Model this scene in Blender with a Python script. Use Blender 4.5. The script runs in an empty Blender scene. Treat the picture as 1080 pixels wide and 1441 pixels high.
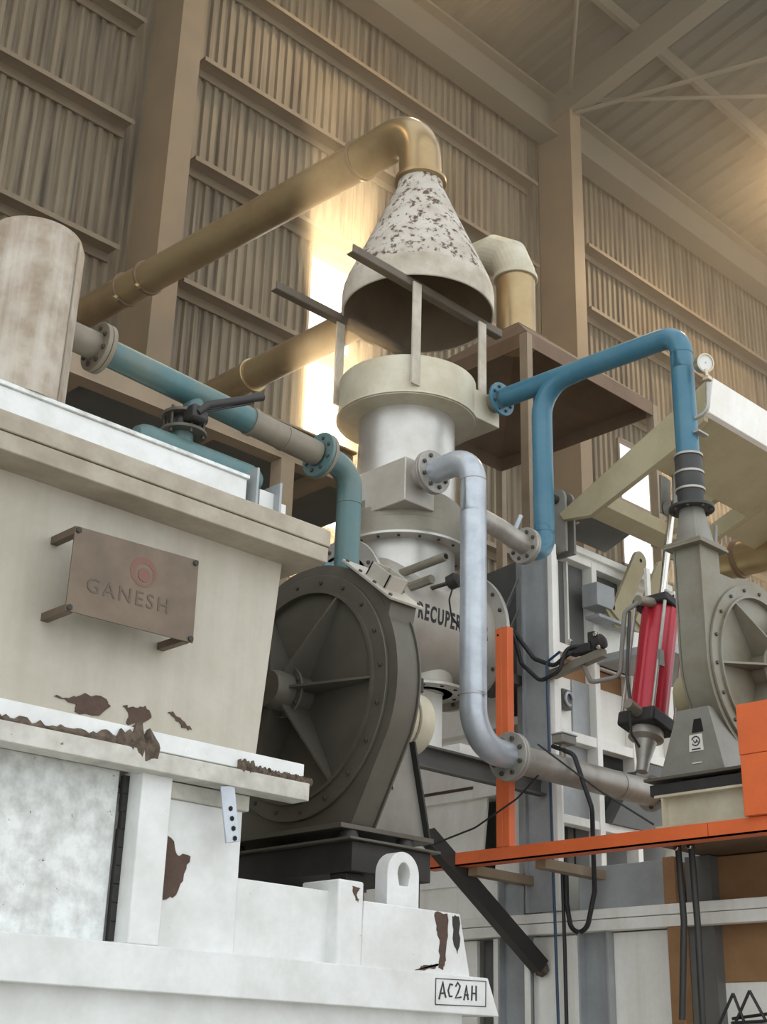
import bpy, bmesh, math, random
from mathutils import Vector, Matrix
random.seed(7)
V = Vector
PI = math.pi
sc = bpy.context.scene
C = sc.collection

# ------------------------------------------------------------------ camera
PITCH, ROLL, YAW = math.radians(22.5), math.radians(1.65), math.radians(46.4)
fw = V((math.cos(YAW)*math.cos(PITCH), math.sin(YAW)*math.cos(PITCH), math.sin(PITCH)))
rt = V((math.sin(YAW), -math.cos(YAW), 0)); up = rt.cross(fw)
rt2 = rt*math.cos(ROLL) + up*math.sin(ROLL); up2 = up*math.cos(ROLL) - rt*math.sin(ROLL)
cd = bpy.data.cameras.new('camera'); cam = bpy.data.objects.new('camera', cd); C.objects.link(cam)
cam.matrix_world = Matrix(((rt2.x, up2.x, -fw.x, 0), (rt2.y, up2.y, -fw.y, 0), (rt2.z, up2.z, -fw.z, 1.6), (0, 0, 0, 1)))
cd.sensor_fit = 'HORIZONTAL'; cd.sensor_width = 36; cd.lens = 1900/1080*36; cd.clip_end = 200
sc.camera = cam

# ------------------------------------------------------------------ sky, exposure
w = bpy.data.worlds.new('sky'); sc.world = w; w.use_nodes = True
bg = w.node_tree.nodes['Background']
bg.inputs[0].default_value = (0.93, 0.97, 1.0, 1); bg.inputs[1].default_value = 1.6
sc.view_settings.view_transform = 'Standard'; sc.view_settings.look = 'None'
sc.view_settings.gamma = 1; sc.view_settings.exposure = 0.0; sc.view_settings.use_curve_mapping = False
sc.cycles.use_denoising = True
sc.cycles.max_bounces = 6
sc.cycles.sample_clamp_indirect = 6

# warm afternoon sun, low, coming through the wall openings behind the machines
sd = bpy.data.lights.new('sun', 'SUN'); sun = bpy.data.objects.new('sun', sd); C.objects.link(sun)
sd.energy = 11.0; sd.color = (1, 0.78, 0.5); sd.angle = math.radians(1.5)
sun.rotation_euler = V((-0.58, -0.69, -0.44)).to_track_quat('-Z', 'Y').to_euler()

# ------------------------------------------------------------------ materials
MATS = {}
def mat(name, col, rough=.55, metal=0., var=None, vamt=.35, vscale=3., spot=None, sth=.62, sscale=14., streak=None, stamt=.4, bump=0., fine=0.12, pin=None):
    """painted / dirty surface: base colour, a cloudy second tone, optional hard-edged chips and vertical streaks"""
    m = bpy.data.materials.new(name); m.use_nodes = True; nt = m.node_tree; N = nt.nodes; Lk = nt.links
    b = N['Principled BSDF']; b.inputs['Roughness'].default_value = rough; b.inputs['Metallic'].default_value = metal
    geo = N.new('ShaderNodeNewGeometry'); pos = geo.outputs['Position']
    def noise(scale, detail=4, stretch=None, rough_=.6):
        n = N.new('ShaderNodeTexNoise'); n.inputs['Scale'].default_value = scale; n.inputs['Detail'].default_value = detail; n.inputs['Roughness'].default_value = rough_
        if stretch:
            mp = N.new('ShaderNodeMapping'); mp.inputs['Scale'].default_value = stretch; Lk.new(pos, mp.inputs['Vector']); Lk.new(mp.outputs[0], n.inputs['Vector'])
        else: Lk.new(pos, n.inputs['Vector'])
        return n.outputs['Fac']
    def ramp(fac, lo, hi):
        r = N.new('ShaderNodeMapRange'); r.inputs['From Min'].default_value = lo; r.inputs['From Max'].default_value = hi; Lk.new(fac, r.inputs['Value']); return r.outputs[0]
    def mix(fac, a, c):
        x = N.new('ShaderNodeMix'); x.data_type = 'RGBA'
        if isinstance(fac, float): x.inputs['Factor'].default_value = fac
        else: Lk.new(fac, x.inputs['Factor'])
        for k, v in (('A', a), ('B', c)):
            i = [s for s in x.inputs if s.name == k and s.type == 'RGBA'][0]
            if isinstance(v, tuple): i.default_value = (*v, 1)
            else: Lk.new(v, i)
        return [s for s in x.outputs if s.type == 'RGBA'][0]
    def mul(f, k):
        x = N.new('ShaderNodeMath'); x.operation = 'MULTIPLY'; Lk.new(f, x.inputs[0]); x.inputs[1].default_value = k; return x.outputs[0]
    out = col
    if fine: out = mix(mul(ramp(noise(45., 3), .35, .75), fine), out, tuple(c*.55 for c in col))
    if var: out = mix(mul(ramp(noise(vscale, 6), .38, .68), vamt*1.6 if vamt < .6 else 1.), out, var)
    if streak: out = mix(mul(ramp(noise(6., 5, (1.6, 1.6, .12)), .45, .75), stamt), out, streak)
    if pin: out = mix(mul(ramp(noise(11., 4, (1., .02, .035)), .50, .66), .8), out, pin)
    if spot: out = mix(ramp(noise(sscale, 7, None, .7), sth, sth+.03), out, spot)
    i = b.inputs['Base Color']
    if isinstance(out, tuple): i.default_value = (*out, 1)
    else: Lk.new(out, i)
    if bump:
        bp = N.new('ShaderNodeBump'); bp.inputs['Strength'].default_value = bump; bp.inputs['Distance'].default_value = .01
        Lk.new(noise(30., 5), bp.inputs['Height']); Lk.new(bp.outputs[0], b.inputs['Normal'])
    MATS[name] = m; return m
def srgb(r, g, b):
    f = lambda c: ((c/255+.055)/1.055)**2.4 if c/255 > .04045 else c/255/12.92
    return (f(r), f(g), f(b))
mat('clad', srgb(128,114,90), .6, 0, var=srgb(112,96,72), vamt=.5, vscale=.7, streak=srgb(84,72,56), stamt=.7, pin=srgb(62,52,40))
mat('girt', srgb(128,110,86), .6, 0, var=srgb(98,84,66), vscale=2)
mat('column', srgb(132,110,82), .6, 0, var=srgb(110,94,72), vamt=.5, vscale=1.2)
mat('roof', srgb(88,84,70), .7, 0, var=srgb(74,70,58), vscale=.6)
mat('roofsteel', srgb(108,98,80), .7)
mat('concrete', srgb(182,178,170), .85, 0, var=srgb(110,106,100), vscale=1.5, bump=.2)
mat('white', srgb(232,234,232), .5, 0, var=srgb(196,196,190), vamt=.35, vscale=5, spot=srgb(96,88,80), sth=.685, sscale=34)
mat('whitemark', srgb(236,240,238), .75, 0, var=srgb(176,176,172), vamt=.45, vscale=16, spot=srgb(72,70,66), sth=.66, sscale=38, bump=.5, streak=srgb(168,166,160), stamt=.5)
mat('cream', srgb(192,186,172), .55, 0, var=srgb(166,158,138), vamt=.45, vscale=2.2, streak=srgb(150,140,118), stamt=.35)
mat('lidpaint', srgb(178,169,152), .6, 0, var=srgb(142,130,112), vamt=.5, vscale=6, spot=srgb(100,84,66), sth=.69, sscale=20)
mat('greyrail', srgb(208,206,196), .65, 0, var=srgb(160,156,146), vamt=.5, vscale=8, spot=srgb(84,74,64), sth=.68, sscale=20)
mat('rust', srgb(92,74,64), .9, 0, var=srgb(66,54,46), vscale=20, bump=.8)
mat('crust', srgb(112,98,84), .95, 0, var=srgb(70,60,52), vamt=.7, vscale=25, bump=1.)
mat('plate', srgb(116,102,86), .45, .5, var=srgb(94,82,68), vamt=.5, vscale=6)
mat('platetext', srgb(98,84,72), .5, .45)
mat('platered', srgb(118,84,74), .5, .4)
mat('fandark', srgb(98,94,84), .5, .2, var=srgb(78,74,65), vscale=5)
mat('fangrey', srgb(140,138,130), .5, .2, var=srgb(112,108,98), vscale=5)
mat('fan2', srgb(136,133,120), .5, .15, var=srgb(112,102,80), vamt=.5, vscale=4)
mat('ringrust', srgb(124,100,76), .6, .3)
mat('black', srgb(42,41,40), .6, 0, var=srgb(60,57,52), vscale=10)
mat('blackpaint', srgb(52,50,48), .4, .2)
mat('alu', srgb(206,204,198), .38, .65, var=srgb(170,166,156), vamt=.4, vscale=3.5)
mat('alucream', srgb(206,200,180), .5, .2, var=srgb(178,168,140), vamt=.5, vscale=4)
mat('alumatte', srgb(196,192,182), .5, .35, var=srgb(168,160,146), vamt=.4, vscale=4)
mat('darkalu', srgb(150,144,130), .5, .4, var=srgb(118,112,98), vscale=5)
mat('silver', srgb(190,197,204), .36, .45, var=srgb(156,162,170), vamt=.4, vscale=8, spot=srgb(120,122,122), sth=.73, sscale=25)
mat('silverdull', srgb(178,174,166), .45, .45, var=srgb(140,134,124), vamt=.4, vscale=8)
mat('gold', srgb(180,160,120), .3, .7, var=srgb(142,112,78), vamt=.5, vscale=1.5)
mat('darkbar', srgb(104,94,80), .6, .1, var=srgb(84,74,62), vscale=6)
mat('conewhite', srgb(198,191,180), .7, 0, var=srgb(160,148,132), vamt=.5, vscale=5, spot=srgb(92,74,58), sth=.545, sscale=20, bump=.3)
mat('coneplain', srgb(196,188,172), .65, 0, var=srgb(150,138,118), vamt=.5, vscale=5)
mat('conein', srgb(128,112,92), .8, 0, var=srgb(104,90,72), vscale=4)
mat('stack', srgb(142,124,102), .55, .1, var=srgb(190,182,168), vamt=.5, vscale=6., streak=srgb(206,200,190), stamt=.75)
mat('blue', srgb(58,110,132), .32, 0, var=srgb(78,122,138), vamt=.4, vscale=5)
mat('teal', srgb(72,112,116), .38, 0, var=srgb(104,116,108), vamt=.5, vscale=4, streak=srgb(124,132,124), stamt=.25)
mat('dustpipe', srgb(142,134,118), .55, .15, var=srgb(112,104,90), vscale=6)
mat('hood', srgb(120,96,74), .65, .1, var=srgb(92,74,58), vamt=.5, vscale=2.5)
mat('orange', srgb(226,110,58), .5, 0, var=srgb(206,98,52), vscale=5)
mat('red', srgb(186,40,56), .3, .1)
mat('f2grey', srgb(172,176,178), .5, .15, var=srgb(136,137,135), vscale=5)
mat('f2white', srgb(250,249,243), .45, 0, var=srgb(230,227,215), vamt=.35, vscale=4, streak=srgb(196,188,168), stamt=.25)
mat('f2dark', srgb(108,108,105), .6, .1, var=srgb(90,90,86), vscale=4)
mat('f2brown', srgb(160,122,84), .7, 0, var=srgb(128,92,60), vamt=.5, vscale=3)
mat('olive', srgb(176,166,134), .55, .1, var=srgb(150,138,108), vamt=.4, vscale=2.5)
mat('walk', srgb(150,132,108), .65, 0, var=srgb(118,102,82), vscale=4)
mat('brass', srgb(196,184,160), .3, .8)
mat('chrome', srgb(215,212,205), .2, 1.)
mat('hose', srgb(56,56,54), .55)
mat('cable', srgb(34,34,36), .5)
mat('bluecable', srgb(46,72,98), .5)
mat('greyhose', srgb(132,128,120), .5)
mat('boltmat', srgb(86,80,72), .5, .5)
mat('hole', srgb(24,23,22), .9)
mat('glassface', srgb(226,226,220), .3)
mat('ink', srgb(62,60,60), .8)
mat('sticker', srgb(216,214,206), .5)
mat('yellow', srgb(170,140,40), .5)

# ------------------------------------------------------------------ mesh helpers
WL = {}      # world location of every object made here
def nb(): return bmesh.new()
def box(bm, x0, x1, y0, y1, z0, z1):
    vs = [bm.verts.new((x, y, z)) for x in (x0, x1) for y in (y0, y1) for z in (z0, z1)]
    for f in ((0,1,3,2), (4,6,7,5), (0,4,5,1), (2,3,7,6), (0,2,6,4), (1,5,7,3)): bm.faces.new([vs[i] for i in f])
    return bm
def obox(bm, a, b, wdt, hgt, upv=(0,0,1)):
    """bar of section wdt x hgt from a to b"""
    a, b = V(a), V(b); d = (b-a).normalized(); s = d.cross(V(upv)).normalized(); u = s.cross(d)
    vs = []
    for p in (a, b):
        for i, j in ((-1,-1), (1,-1), (1,1), (-1,1)): vs.append(bm.verts.new(p + s*i*wdt/2 + u*j*hgt/2))
    for f in ((3,2,1,0), (4,5,6,7), (0,1,5,4), (1,2,6,5), (2,3,7,6), (3,0,4,7)): bm.faces.new([vs[i] for i in f])
    return bm
def frame(d):
    d = V(d).normalized(); t = V((0,0,1)) if abs(d.z) < .9 else V((1,0,0)); s = d.cross(t).normalized(); return d, s, s.cross(d)
def lathe(bm, o, d, prof, seg=40, cap=(True, True), arc=None):
    """surface of revolution about the line o + h*d, prof = [(radius, h)]"""
    o = V(o); d, s, u = frame(d); rings = []
    for r, h in prof:
        rings.append([bm.verts.new(o + d*h + (s*math.cos(2*PI*i/seg) + u*math.sin(2*PI*i/seg))*r) for i in range(seg)])
    for a, b in zip(rings, rings[1:]):
        for i in range(seg): bm.faces.new((a[i], a[(i+1)%seg], b[(i+1)%seg], b[i]))
    if cap[0]: bm.faces.new(rings[0][::-1])
    if cap[1]: bm.faces.new(rings[-1])
    return bm
def cyl(bm, a, b, r, seg=32, r2=None):
    a, b = V(a), V(b); return lathe(bm, a, b-a, [(r, 0), (r2 if r2 is not None else r, (b-a).length)], seg)
def ringd(bm, o, d, ro, ri, th, seg=40):
    """flat ring (flange) of thickness th along d"""
    lathe(bm, o, d, [(ri, 0), (ro, 0), (ro, th), (ri, th), (ri, 0)], seg, (False, False)); return bm
def bend(pts, rad, n=8):
    """round the corners of a polyline"""
    pts = [V(p) for p in pts]; out = [pts[0]]
    for i in range(1, len(pts)-1):
        a, b, c = pts[i-1], pts[i], pts[i+1]; r = rad[i-1] if isinstance(rad, (list, tuple)) else rad
        u, v = (a-b).normalized(), (c-b).normalized(); ang = u.angle(v)
        if ang > 3.05 or r <= 0: out.append(b); continue
        t = r/math.tan(ang/2); cen = b + (u+v).normalized()*(r/math.sin(ang/2)); p, q = b+u*t-cen, b+v*t-cen
        tot = p.angle(q); ax = p.cross(q).normalized()
        for k in range(n+1): out.append(cen + Matrix.Rotation(tot*k/n, 3, ax) @ p)
    out.append(pts[-1]); return out
def sweep(bm, path, r, seg=24, cap=True):
    path = [V(p) for p in path]; n = len(path); tang = []
    for i in range(n): tang.append(((path[min(i+1, n-1)]-path[i]).normalized() + (path[i]-path[max(i-1, 0)]).normalized()).normalized())
    _, s, u = frame(tang[0]); rings = []
    for i in range(n):
        if i:
            q = tang[i-1].rotation_difference(tang[i]); s = q @ s; u = q @ u
        k = 1
        if 0 < i < n-1:
            c = (path[i+1]-path[i]).normalized().dot(tang[i]); k = 1/max(c, .5)
        rr = r[i] if isinstance(r, (list, tuple)) else r
        rings.append([bm.verts.new(path[i] + (s*math.cos(2*PI*j/seg)+u*math.sin(2*PI*j/seg))*rr) for j in range(seg)])
    for a, b in zip(rings, rings[1:]):
        for j in range(seg): bm.faces.new((a[j], a[(j+1)%seg], b[(j+1)%seg], b[j]))
    if cap: bm.faces.new(rings[0][::-1]); bm.faces.new(rings[-1])
    return bm
def prism(bm, poly, ext, holes=()):
    """closed 3-D polygon extruded along vector ext; holes are smaller loops with the same vertex count as poly"""
    ext = V(ext); A = [V(p) for p in poly]
    if not holes:
        a = [bm.verts.new(p) for p in A]; b = [bm.verts.new(p+ext) for p in A]; n = len(a)
        bm.faces.new(a[::-1]); bm.faces.new(b)
        for i in range(n): bm.faces.new((a[i], a[(i+1)%n], b[(i+1)%n], b[i]))
    else:
        H = [V(p) for p in holes]; n = len(A)
        a = [bm.verts.new(p) for p in A]; b = [bm.verts.new(p+ext) for p in A]; c = [bm.verts.new(p) for p in H]; d = [bm.verts.new(p+ext) for p in H]
        for i in range(n):
            j = (i+1) % n
            bm.faces.new((a[i], a[j], b[j], b[i])); bm.faces.new((c[j], c[i], d[i], d[j])); bm.faces.new((a[j], a[i], c[i], c[j])); bm.faces.new((b[i], b[j], d[j], d[i]))
    return bm
def thing(name, loc, label, cat, group=None):
    o = bpy.data.objects.new(name, None); C.objects.link(o); o.location = loc; o.empty_display_size = .1
    o['label'] = label; o['category'] = cat
    if group: o['group'] = group
    WL[o] = V(loc); return o
def obj(name, bm, m, parent=None, bev=0., ang=35, label=None, cat=None, group=None, kind=None):
    bmesh.ops.recalc_face_normals(bm, faces=bm.faces[:])
    me = bpy.data.meshes.new(name)
    lo = V((min(v.co.x for v in bm.verts), min(v.co.y for v in bm.verts), min(v.co.z for v in bm.verts)))
    hi = V((max(v.co.x for v in bm.verts), max(v.co.y for v in bm.verts), max(v.co.z for v in bm.verts)))
    c = (lo+hi)/2; c.z = lo.z if parent is None else c.z
    bmesh.ops.translate(bm, verts=bm.verts[:], vec=-c); bm.to_mesh(me); bm.free()
    me.materials.append(MATS[m]); me.shade_smooth(); me.set_sharp_from_angle(angle=math.radians(ang))
    o = bpy.data.objects.new(name, me); C.objects.link(o); WL[o] = c
    if parent is not None: o.parent = parent; o.location = c - WL[parent]
    else: o.location = c
    if bev:
        b = o.modifiers.new('bevel', 'BEVEL'); b.width = bev; b.segments = 2; b.limit_method = 'ANGLE'; b.angle_limit = math.radians(40)
    if label: o['label'] = label
    if cat: o['category'] = cat
    if group: o['group'] = group
    if kind: o['kind'] = kind
    return o
def quick(name, m, parent, *boxes, bev=.004, **k):
    bm = nb()
    for b in boxes: box(bm, *b)
    return obj(name, bm, m, parent, bev, **k)
BOLT = {}
def bolt(parent, p, d, r=.012, m='boltmat', h=None, name='bolt'):
    key = (round(r, 4), m, h)
    if key not in BOLT:
        bm = nb(); lathe(bm, (0,0,0), (0,0,1), [(r, 0), (r, (h or r)*.8), (r*.75, (h or r))], 6); bmesh.ops.recalc_face_normals(bm, faces=bm.faces[:])
        me = bpy.data.meshes.new('bolt'); bm.to_mesh(me); bm.free(); me.materials.append(MATS[m]); BOLT[key] = me
    o = bpy.data.objects.new(name, BOLT[key]); C.objects.link(o); o.parent = parent
    o.location = V(p) - WL[parent]; o.rotation_mode = 'QUATERNION'; o.rotation_quaternion = V((0,0,1)).rotation_difference(V(d).normalized()); WL[o] = V(p); return o
def boltcircle(parent, o, d, R, n, r=.012, ph=0., m='boltmat', h=None, name='bolt'):
    d, s, u = frame(d)
    for i in range(n):
        a = 2*PI*(i+.5)/n + ph; bolt(parent, V(o) + (s*math.cos(a)+u*math.sin(a))*R, d, r, m, h, name)
def flange(parent, o, d, ro, ri, th=.022, n=8, m='silverdull', both=True, br=.013):
    """bolted flange ring: starts at o, thickness th along d"""
    f = obj('flange', ringd(nb(), o, d, ro, ri, th, 40), m, parent, .003)
    D = V(d).normalized(); R = (ro+ri)/2
    boltcircle(f, V(o)+D*th, D, R, n, br)
    if both: boltcircle(f, V(o), -D, R, n, br, ph=0)
    return f
def text_mesh(s, size, ext=.001, font_shear=0., space=1., bold=0.):
    cu = bpy.data.curves.new('lettering', 'FONT'); cu.body = s; cu.size = size; cu.extrude = ext; cu.align_x = 'LEFT'; cu.shear = font_shear; cu.space_character = space; cu.resolution_u = 3; cu.offset = bold
    ob = bpy.data.objects.new('tmp_text', cu); C.objects.link(ob); dg = bpy.context.evaluated_depsgraph_get(); dg.update()
    me = bpy.data.meshes.new_from_object(ob.evaluated_get(dg)); bpy.data.objects.remove(ob); bm = nb(); bm.from_mesh(me); bpy.data.meshes.remove(me); return bm
def place(bm, fn):
    for v in bm.verts: v.co = fn(v.co)
    return bm

# ================================================================== SETTING
YW = 11.0                                   # inner face of the clad wall
# --- corrugated cladding with two open bays left for daylight
def cladding():
    bm = nb(); pitch = .135; prof = ((0, 0), (.05, 0), (.068, .035), (.117, .035))
    xs = []
    x = -8.
    while x < 34:
        for dx, dy in prof: xs.append((x+dx, YW+.22-dy))
        x += pitch
    openings = ((9.24, 10.02, 7.5, 11.12), (15.6, 16.5, 8.7, 10.75))
    zs = sorted({0., 16.4, *[o[2] for o in openings], *[o[3] for o in openings]})
    cols = [[bm.verts.new((x, y, z)) for z in zs] for x, y in xs]
    for i in range(len(xs)-1):
        xm = (xs[i][0]+xs[i+1][0])/2
        for k in range(len(zs)-1):
            zm = (zs[k]+zs[k+1])/2
            if any(a < xm < b and c < zm < d for a, b, c, d in openings): continue
            bm.faces.new((cols[i][k], cols[i+1][k], cols[i+1][k+1], cols[i][k+1]))
    return bm
wall = obj('wall_back', cladding(), 'clad', None, ang=20, kind='structure')
def zgirt(parent, x0, x1, z, name='girt'):
    bm = nb(); y = YW
    poly = [(x0, y+.17, z), (x0, y-.06, z), (x0, y-.06, z-.06), (x0, y-.05, z-.06), (x0, y-.05, z-.012), (x0, y+.17, z-.012)]
    prism(bm, poly, (x1-x0, 0, 0)); box(bm, x0, x1, y+.155, y+.172, z-.12, z+.08)
    return obj(name, bm, 'girt', parent)
for z in (3.2, 4.8, 6.4, 8.04, 9.72, 11.37, 12.82, 14.3):
    zgirt(wall, -2.5, 6.4, z); zgirt(wall, 7.25, 13.5, z)
for z in (3.2, 4.8, 6.4, 8.04, 9.6, 11.25, 12.66, 13.82): zgirt(wall, 14.75, 22.8, z)
for i, (a, b, c, d) in enumerate(((9.24, 10.02, 7.5, 11.12), (15.6, 16.5, 8.7, 10.75))):
    quick('window_%d' % (i+1), 'girt', None, (a-.03, a+.01, YW+.14, YW+.25, c, d), (b-.01, b+.03, YW+.14, YW+.25, c, d), (a, b, YW+.14, YW+.25, d, d+.03), (a, b, YW+.14, YW+.25, c-.03, c), kind='structure')
# --- boxed columns standing inside the cladding
def column(x0, x1, y0, label, top):
    t = thing('building_column', ((x0+x1)/2, YW, 0), label, 'column')
    quick('side_plate', 'column', t, (x0+.012, x0+.03, y0+.02, YW+.16, 0, top), bev=0)
    quick('side_plate', 'column', t, (x1-.03, x1-.012, y0+.02, YW+.16, 0, top), bev=0)
    quick('front_flange', 'column', t, (x0, x1, y0, y0+.025, 0, top), bev=.003)
    return t
column(6.62, 6.92, 10.55, 'tan boxed steel column on the left, rising behind the long exhaust pipe', 15.4)
column(13.78, 14.04, 10.5, 'tan boxed steel column right of the elbowed duct, reaching the eave beam', 15.7)
# --- eave beam, sloping roof sheet, purlins, rafters and thin bracing rods
def roofz(y): return 16.35 + (YW-y)*.19
bm = nb(); x = -8.; cols = []
xs = []
while x < 34: xs += [(x, 0), (x+.12, 0), (x+.16, .05), (x+.28, .05)]; x += .34
for y0, y1 in ((YW+.3, 7.2), (1.4, -1.5)):          # a roof-light band is left open between the two sheets
    ra = [bm.verts.new((a, y0, roofz(y0)+b)) for a, b in xs]; rb = [bm.verts.new((a, y1, roofz(y1)+b)) for a, b in xs]
    for i in range(len(xs)-1): bm.faces.new((ra[i], rb[i], rb[i+1], ra[i+1]))
ceil = obj('ceiling', bm, 'roof', None, ang=20, kind='structure')
bm = nb(); box(bm, -6, 33, YW-.25, YW+.1, 15.25, 15.3); box(bm, -6, 33, YW-.1, YW-.04, 15.3, 15.95); box(bm, -6, 33, YW-.25, YW+.1, 15.95, 16.0)
obj('eave_beam', bm, 'roofsteel', ceil)
for y in (9.3, 7.3, 5.4, 3.4, 1.3, -1.3):
    quick('purlin', 'roofsteel', ceil, (-6, 33, y-.04, y+.04, roofz(y)-.26, roofz(y)-.02), bev=0)
for xr in (6.77, 13.9, 21.1, 28.3):
    obj('rafter', obox(nb(), (xr, YW-.1, roofz(YW)-.55), (xr, -1.4, roofz(-1.4)-.55), .25, .5), 'roofsteel', ceil)
for a, b in (((13.9, 10.6, 15.9), (21.1, 4.2, 16.8)), ((21.1, 10.6, 15.9), (13.9, 4.2, 16.8)), ((13.9, 10.6, 15.9), (6.77, 4.2, 16.8)), ((13.9, 10.5, 15.6), (17.5, 2.5, 16.2))):
    obj('bracing_rod', cyl(nb(), a, b, .035, 8), 'roofsteel', ceil)
quick('floor', 'concrete', None, (-12, 34, -10, 12, -.1, 0), bev=0, kind='structure')

# ================================================================== LEFT FURNACE
Y0 = 3.737
F = thing('melting_furnace', (2., 4.4, 0), 'large white and cream furnace casing on the left with crusted rails', 'furnace')
quick('base_wall', 'white', F, (-.6, 4.12, 3.80, 5.0, 0, 1.9))
bm = nb(); prism(bm, [(-.6, Y0, 1.815), (4.265, Y0, 1.81), (4.2, Y0, 1.95), (-.6, Y0, 1.95)], (0, .2, 0))
obj('sill_beam', bm, 'white', F, .004)
quick('lower_panel', 'whitemark', F, (-.6, 2.475, 3.83, 3.86, 1.94, 2.5))
quick('lower_panel', 'white', F, (2.6, 2.968, 3.79, 4.9, 1.94, 2.43), label='white lower panel with a large rust patch')
quick('panel_cap', 'greyrail', F, (2.6, 2.985, 3.775, 4.9, 2.43, 2.485))
quick('post', 'white', F, (2.505, 2.625, Y0+.002, 3.85, 1.95, 2.5))
# upper body, slightly battered on its right side
bm = nb(); prism(bm, [(-.6, 3.745, 2.5), (2.965, 3.745, 2.5), (3.045, 3.745, 3.38), (-.6, 3.745, 3.38)], (0, 1.2, 0))
obj('casing_panel', bm, 'cream', F, .004)
quick('upper_rail', 'white', F, (-.6, 3.165, 3.70, 3.76, 2.556, 2.618), bev=.003)
quick('lower_rail', 'greyrail', F, (-.6, 3.178, 3.68, 3.77, 2.485, 2.548), bev=.003)
# overhanging lid slab (two welded strips) and the recessed white block on it
quick('lid_slab', 'lidpaint', F, (-.6, 3.15, 3.604, 5.0, 3.365, 3.427), bev=.004)
quick('lid_slab', 'lidpaint', F, (-.6, 3.156, 3.60, 5.0, 3.43, 3.497), bev=.004)
quick('lid_block', 'white', F, (-.6, 3.11, 4.085, 4.95, 3.49, 3.842), bev=.006)
quick('lid_block_cap', 'whitemark', F, (-.6, 3.115, 4.075, 4.95, 3.842, 3.858), bev=.002)
for x0, x1, z1 in ((3.14, 3.152, 3.9), (3.19, 3.275, 3.83), (3.265, 3.277, 3.87), (3.285, 3.335, 3.80)):
    quick('lid_channel', 'white' if x1-x0 > .03 else 'f2grey', F, (x0, x1, 4.06 if x1-x0 < .03 else 4.1, 4.2, 3.49, z1), bev=.002)
# crusted scale lying along the rails
def crust(pts, hgt, dep, seed, lump=()):
    rnd = random.Random(seed); bm = nb(); n = 90; rows = []
    (xa, za), (xb, zb) = pts
    for i in range(n+1):
        t = i/n; x = xa+(xb-xa)*t; z = za+(zb-za)*t; k = 1.
        for c, wd, a in lump: k += a*math.exp(-((x-c)/wd)**2)
        h = hgt*k*(.5+.9*rnd.random()); d = dep*(.6+.5*k*.6)*(.7+.5*rnd.random())
        prof = ((3.71, -.012*k), (3.70-d*.7, -.010*k*rnd.random()-.004*k), (3.70-d, .35*h), (3.70-d*.5, h), (3.72, h*.9))
        rows.append([bm.verts.new((x+rnd.uniform(-.003, .003), y, z+dz)) for y, dz in prof])
    for a, b in zip(rows, rows[1:]):
        for j in range(4): bm.faces.new((a[j], b[j], b[j+1], a[j+1]))
    bm.faces.new(rows[0]); bm.faces.new(rows[-1][::-1]); return bm
obj('scale_crust', crust(((1.2, 2.548), (2.52, 2.55)), .018, .018, 1, ((2.46, .07, 2.8), (2.33, .07, .8))), 'crust', F, ang=15)
obj('scale_crust', crust(((2.86, 2.55), (3.2, 2.553)), .018, .02, 2, ((2.9, .05, .8),)), 'crust', F, ang=15)
bm = nb(); rnd = random.Random(5)
for i in range(9):
    z = 1.96+i*.058; box(bm, 2.488-rnd.random()*.006, 2.506, 3.815, 3.835, z, z+.06)
obj('dirt_seam', bm, 'black', F)
# rust patches where the paint has peeled
def patch(pts, y, seed, m='rust'):
    rnd = random.Random(seed); P = []
    for (a, b) in zip(pts, pts[1:]+pts[:1]):
        for k in range(4):
            t = k/4; P.append((a[0]+(b[0]-a[0])*t + (rnd.uniform(-.006, .006) if k else 0), y, a[1]+(b[1]-a[1])*t + (rnd.uniform(-.006, .006) if k else 0)))
    bm = nb(); prism(bm, P, (0, .004, 0)); return bm
obj('peeled_patch', patch([(2.145, 2.672), (2.2, 2.676), (2.255, 2.704), (2.337, 2.700), (2.354, 2.677), (2.317, 2.641), (2.225, 2.637), (2.222, 2.662)], 3.741, 1), 'rust', F)
obj('peeled_patch', patch([(2.402, 2.691), (2.45, 2.694), (2.49, 2.708), (2.518, 2.673), (2.47, 2.639), (2.423, 2.637), (2.43, 2.66)], 3.741, 2), 'rust', F)
obj('peeled_patch', patch([(2.584, 2.702), (2.6, 2.71), (2.64, 2.690), (2.687, 2.663), (2.655, 2.664), (2.62, 2.68)], 3.741, 3), 'rust', F)
obj('peeled_patch', patch([(2.63, 2.33), (2.672, 2.30), (2.70, 2.25), (2.756, 2.25), (2.735, 2.19), (2.71, 2.12), (2.66, 2.10), (2.63, 2.18)], 3.786, 4), 'rust', F)
# perforated strip hanging below the rail
ST = obj('hanger_strip', obox(nb(), (2.815, 3.69, 2.485), (2.855, 3.69, 2.30), .008, .06, (1, 0, .2)), 'silver', F, .002)
for i in range(4): bolt(ST, (2.833+i*.009, 3.685, 2.41-i*.032), (0,-1,0), .009, 'hole', .002, 'slot_hole')
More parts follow.
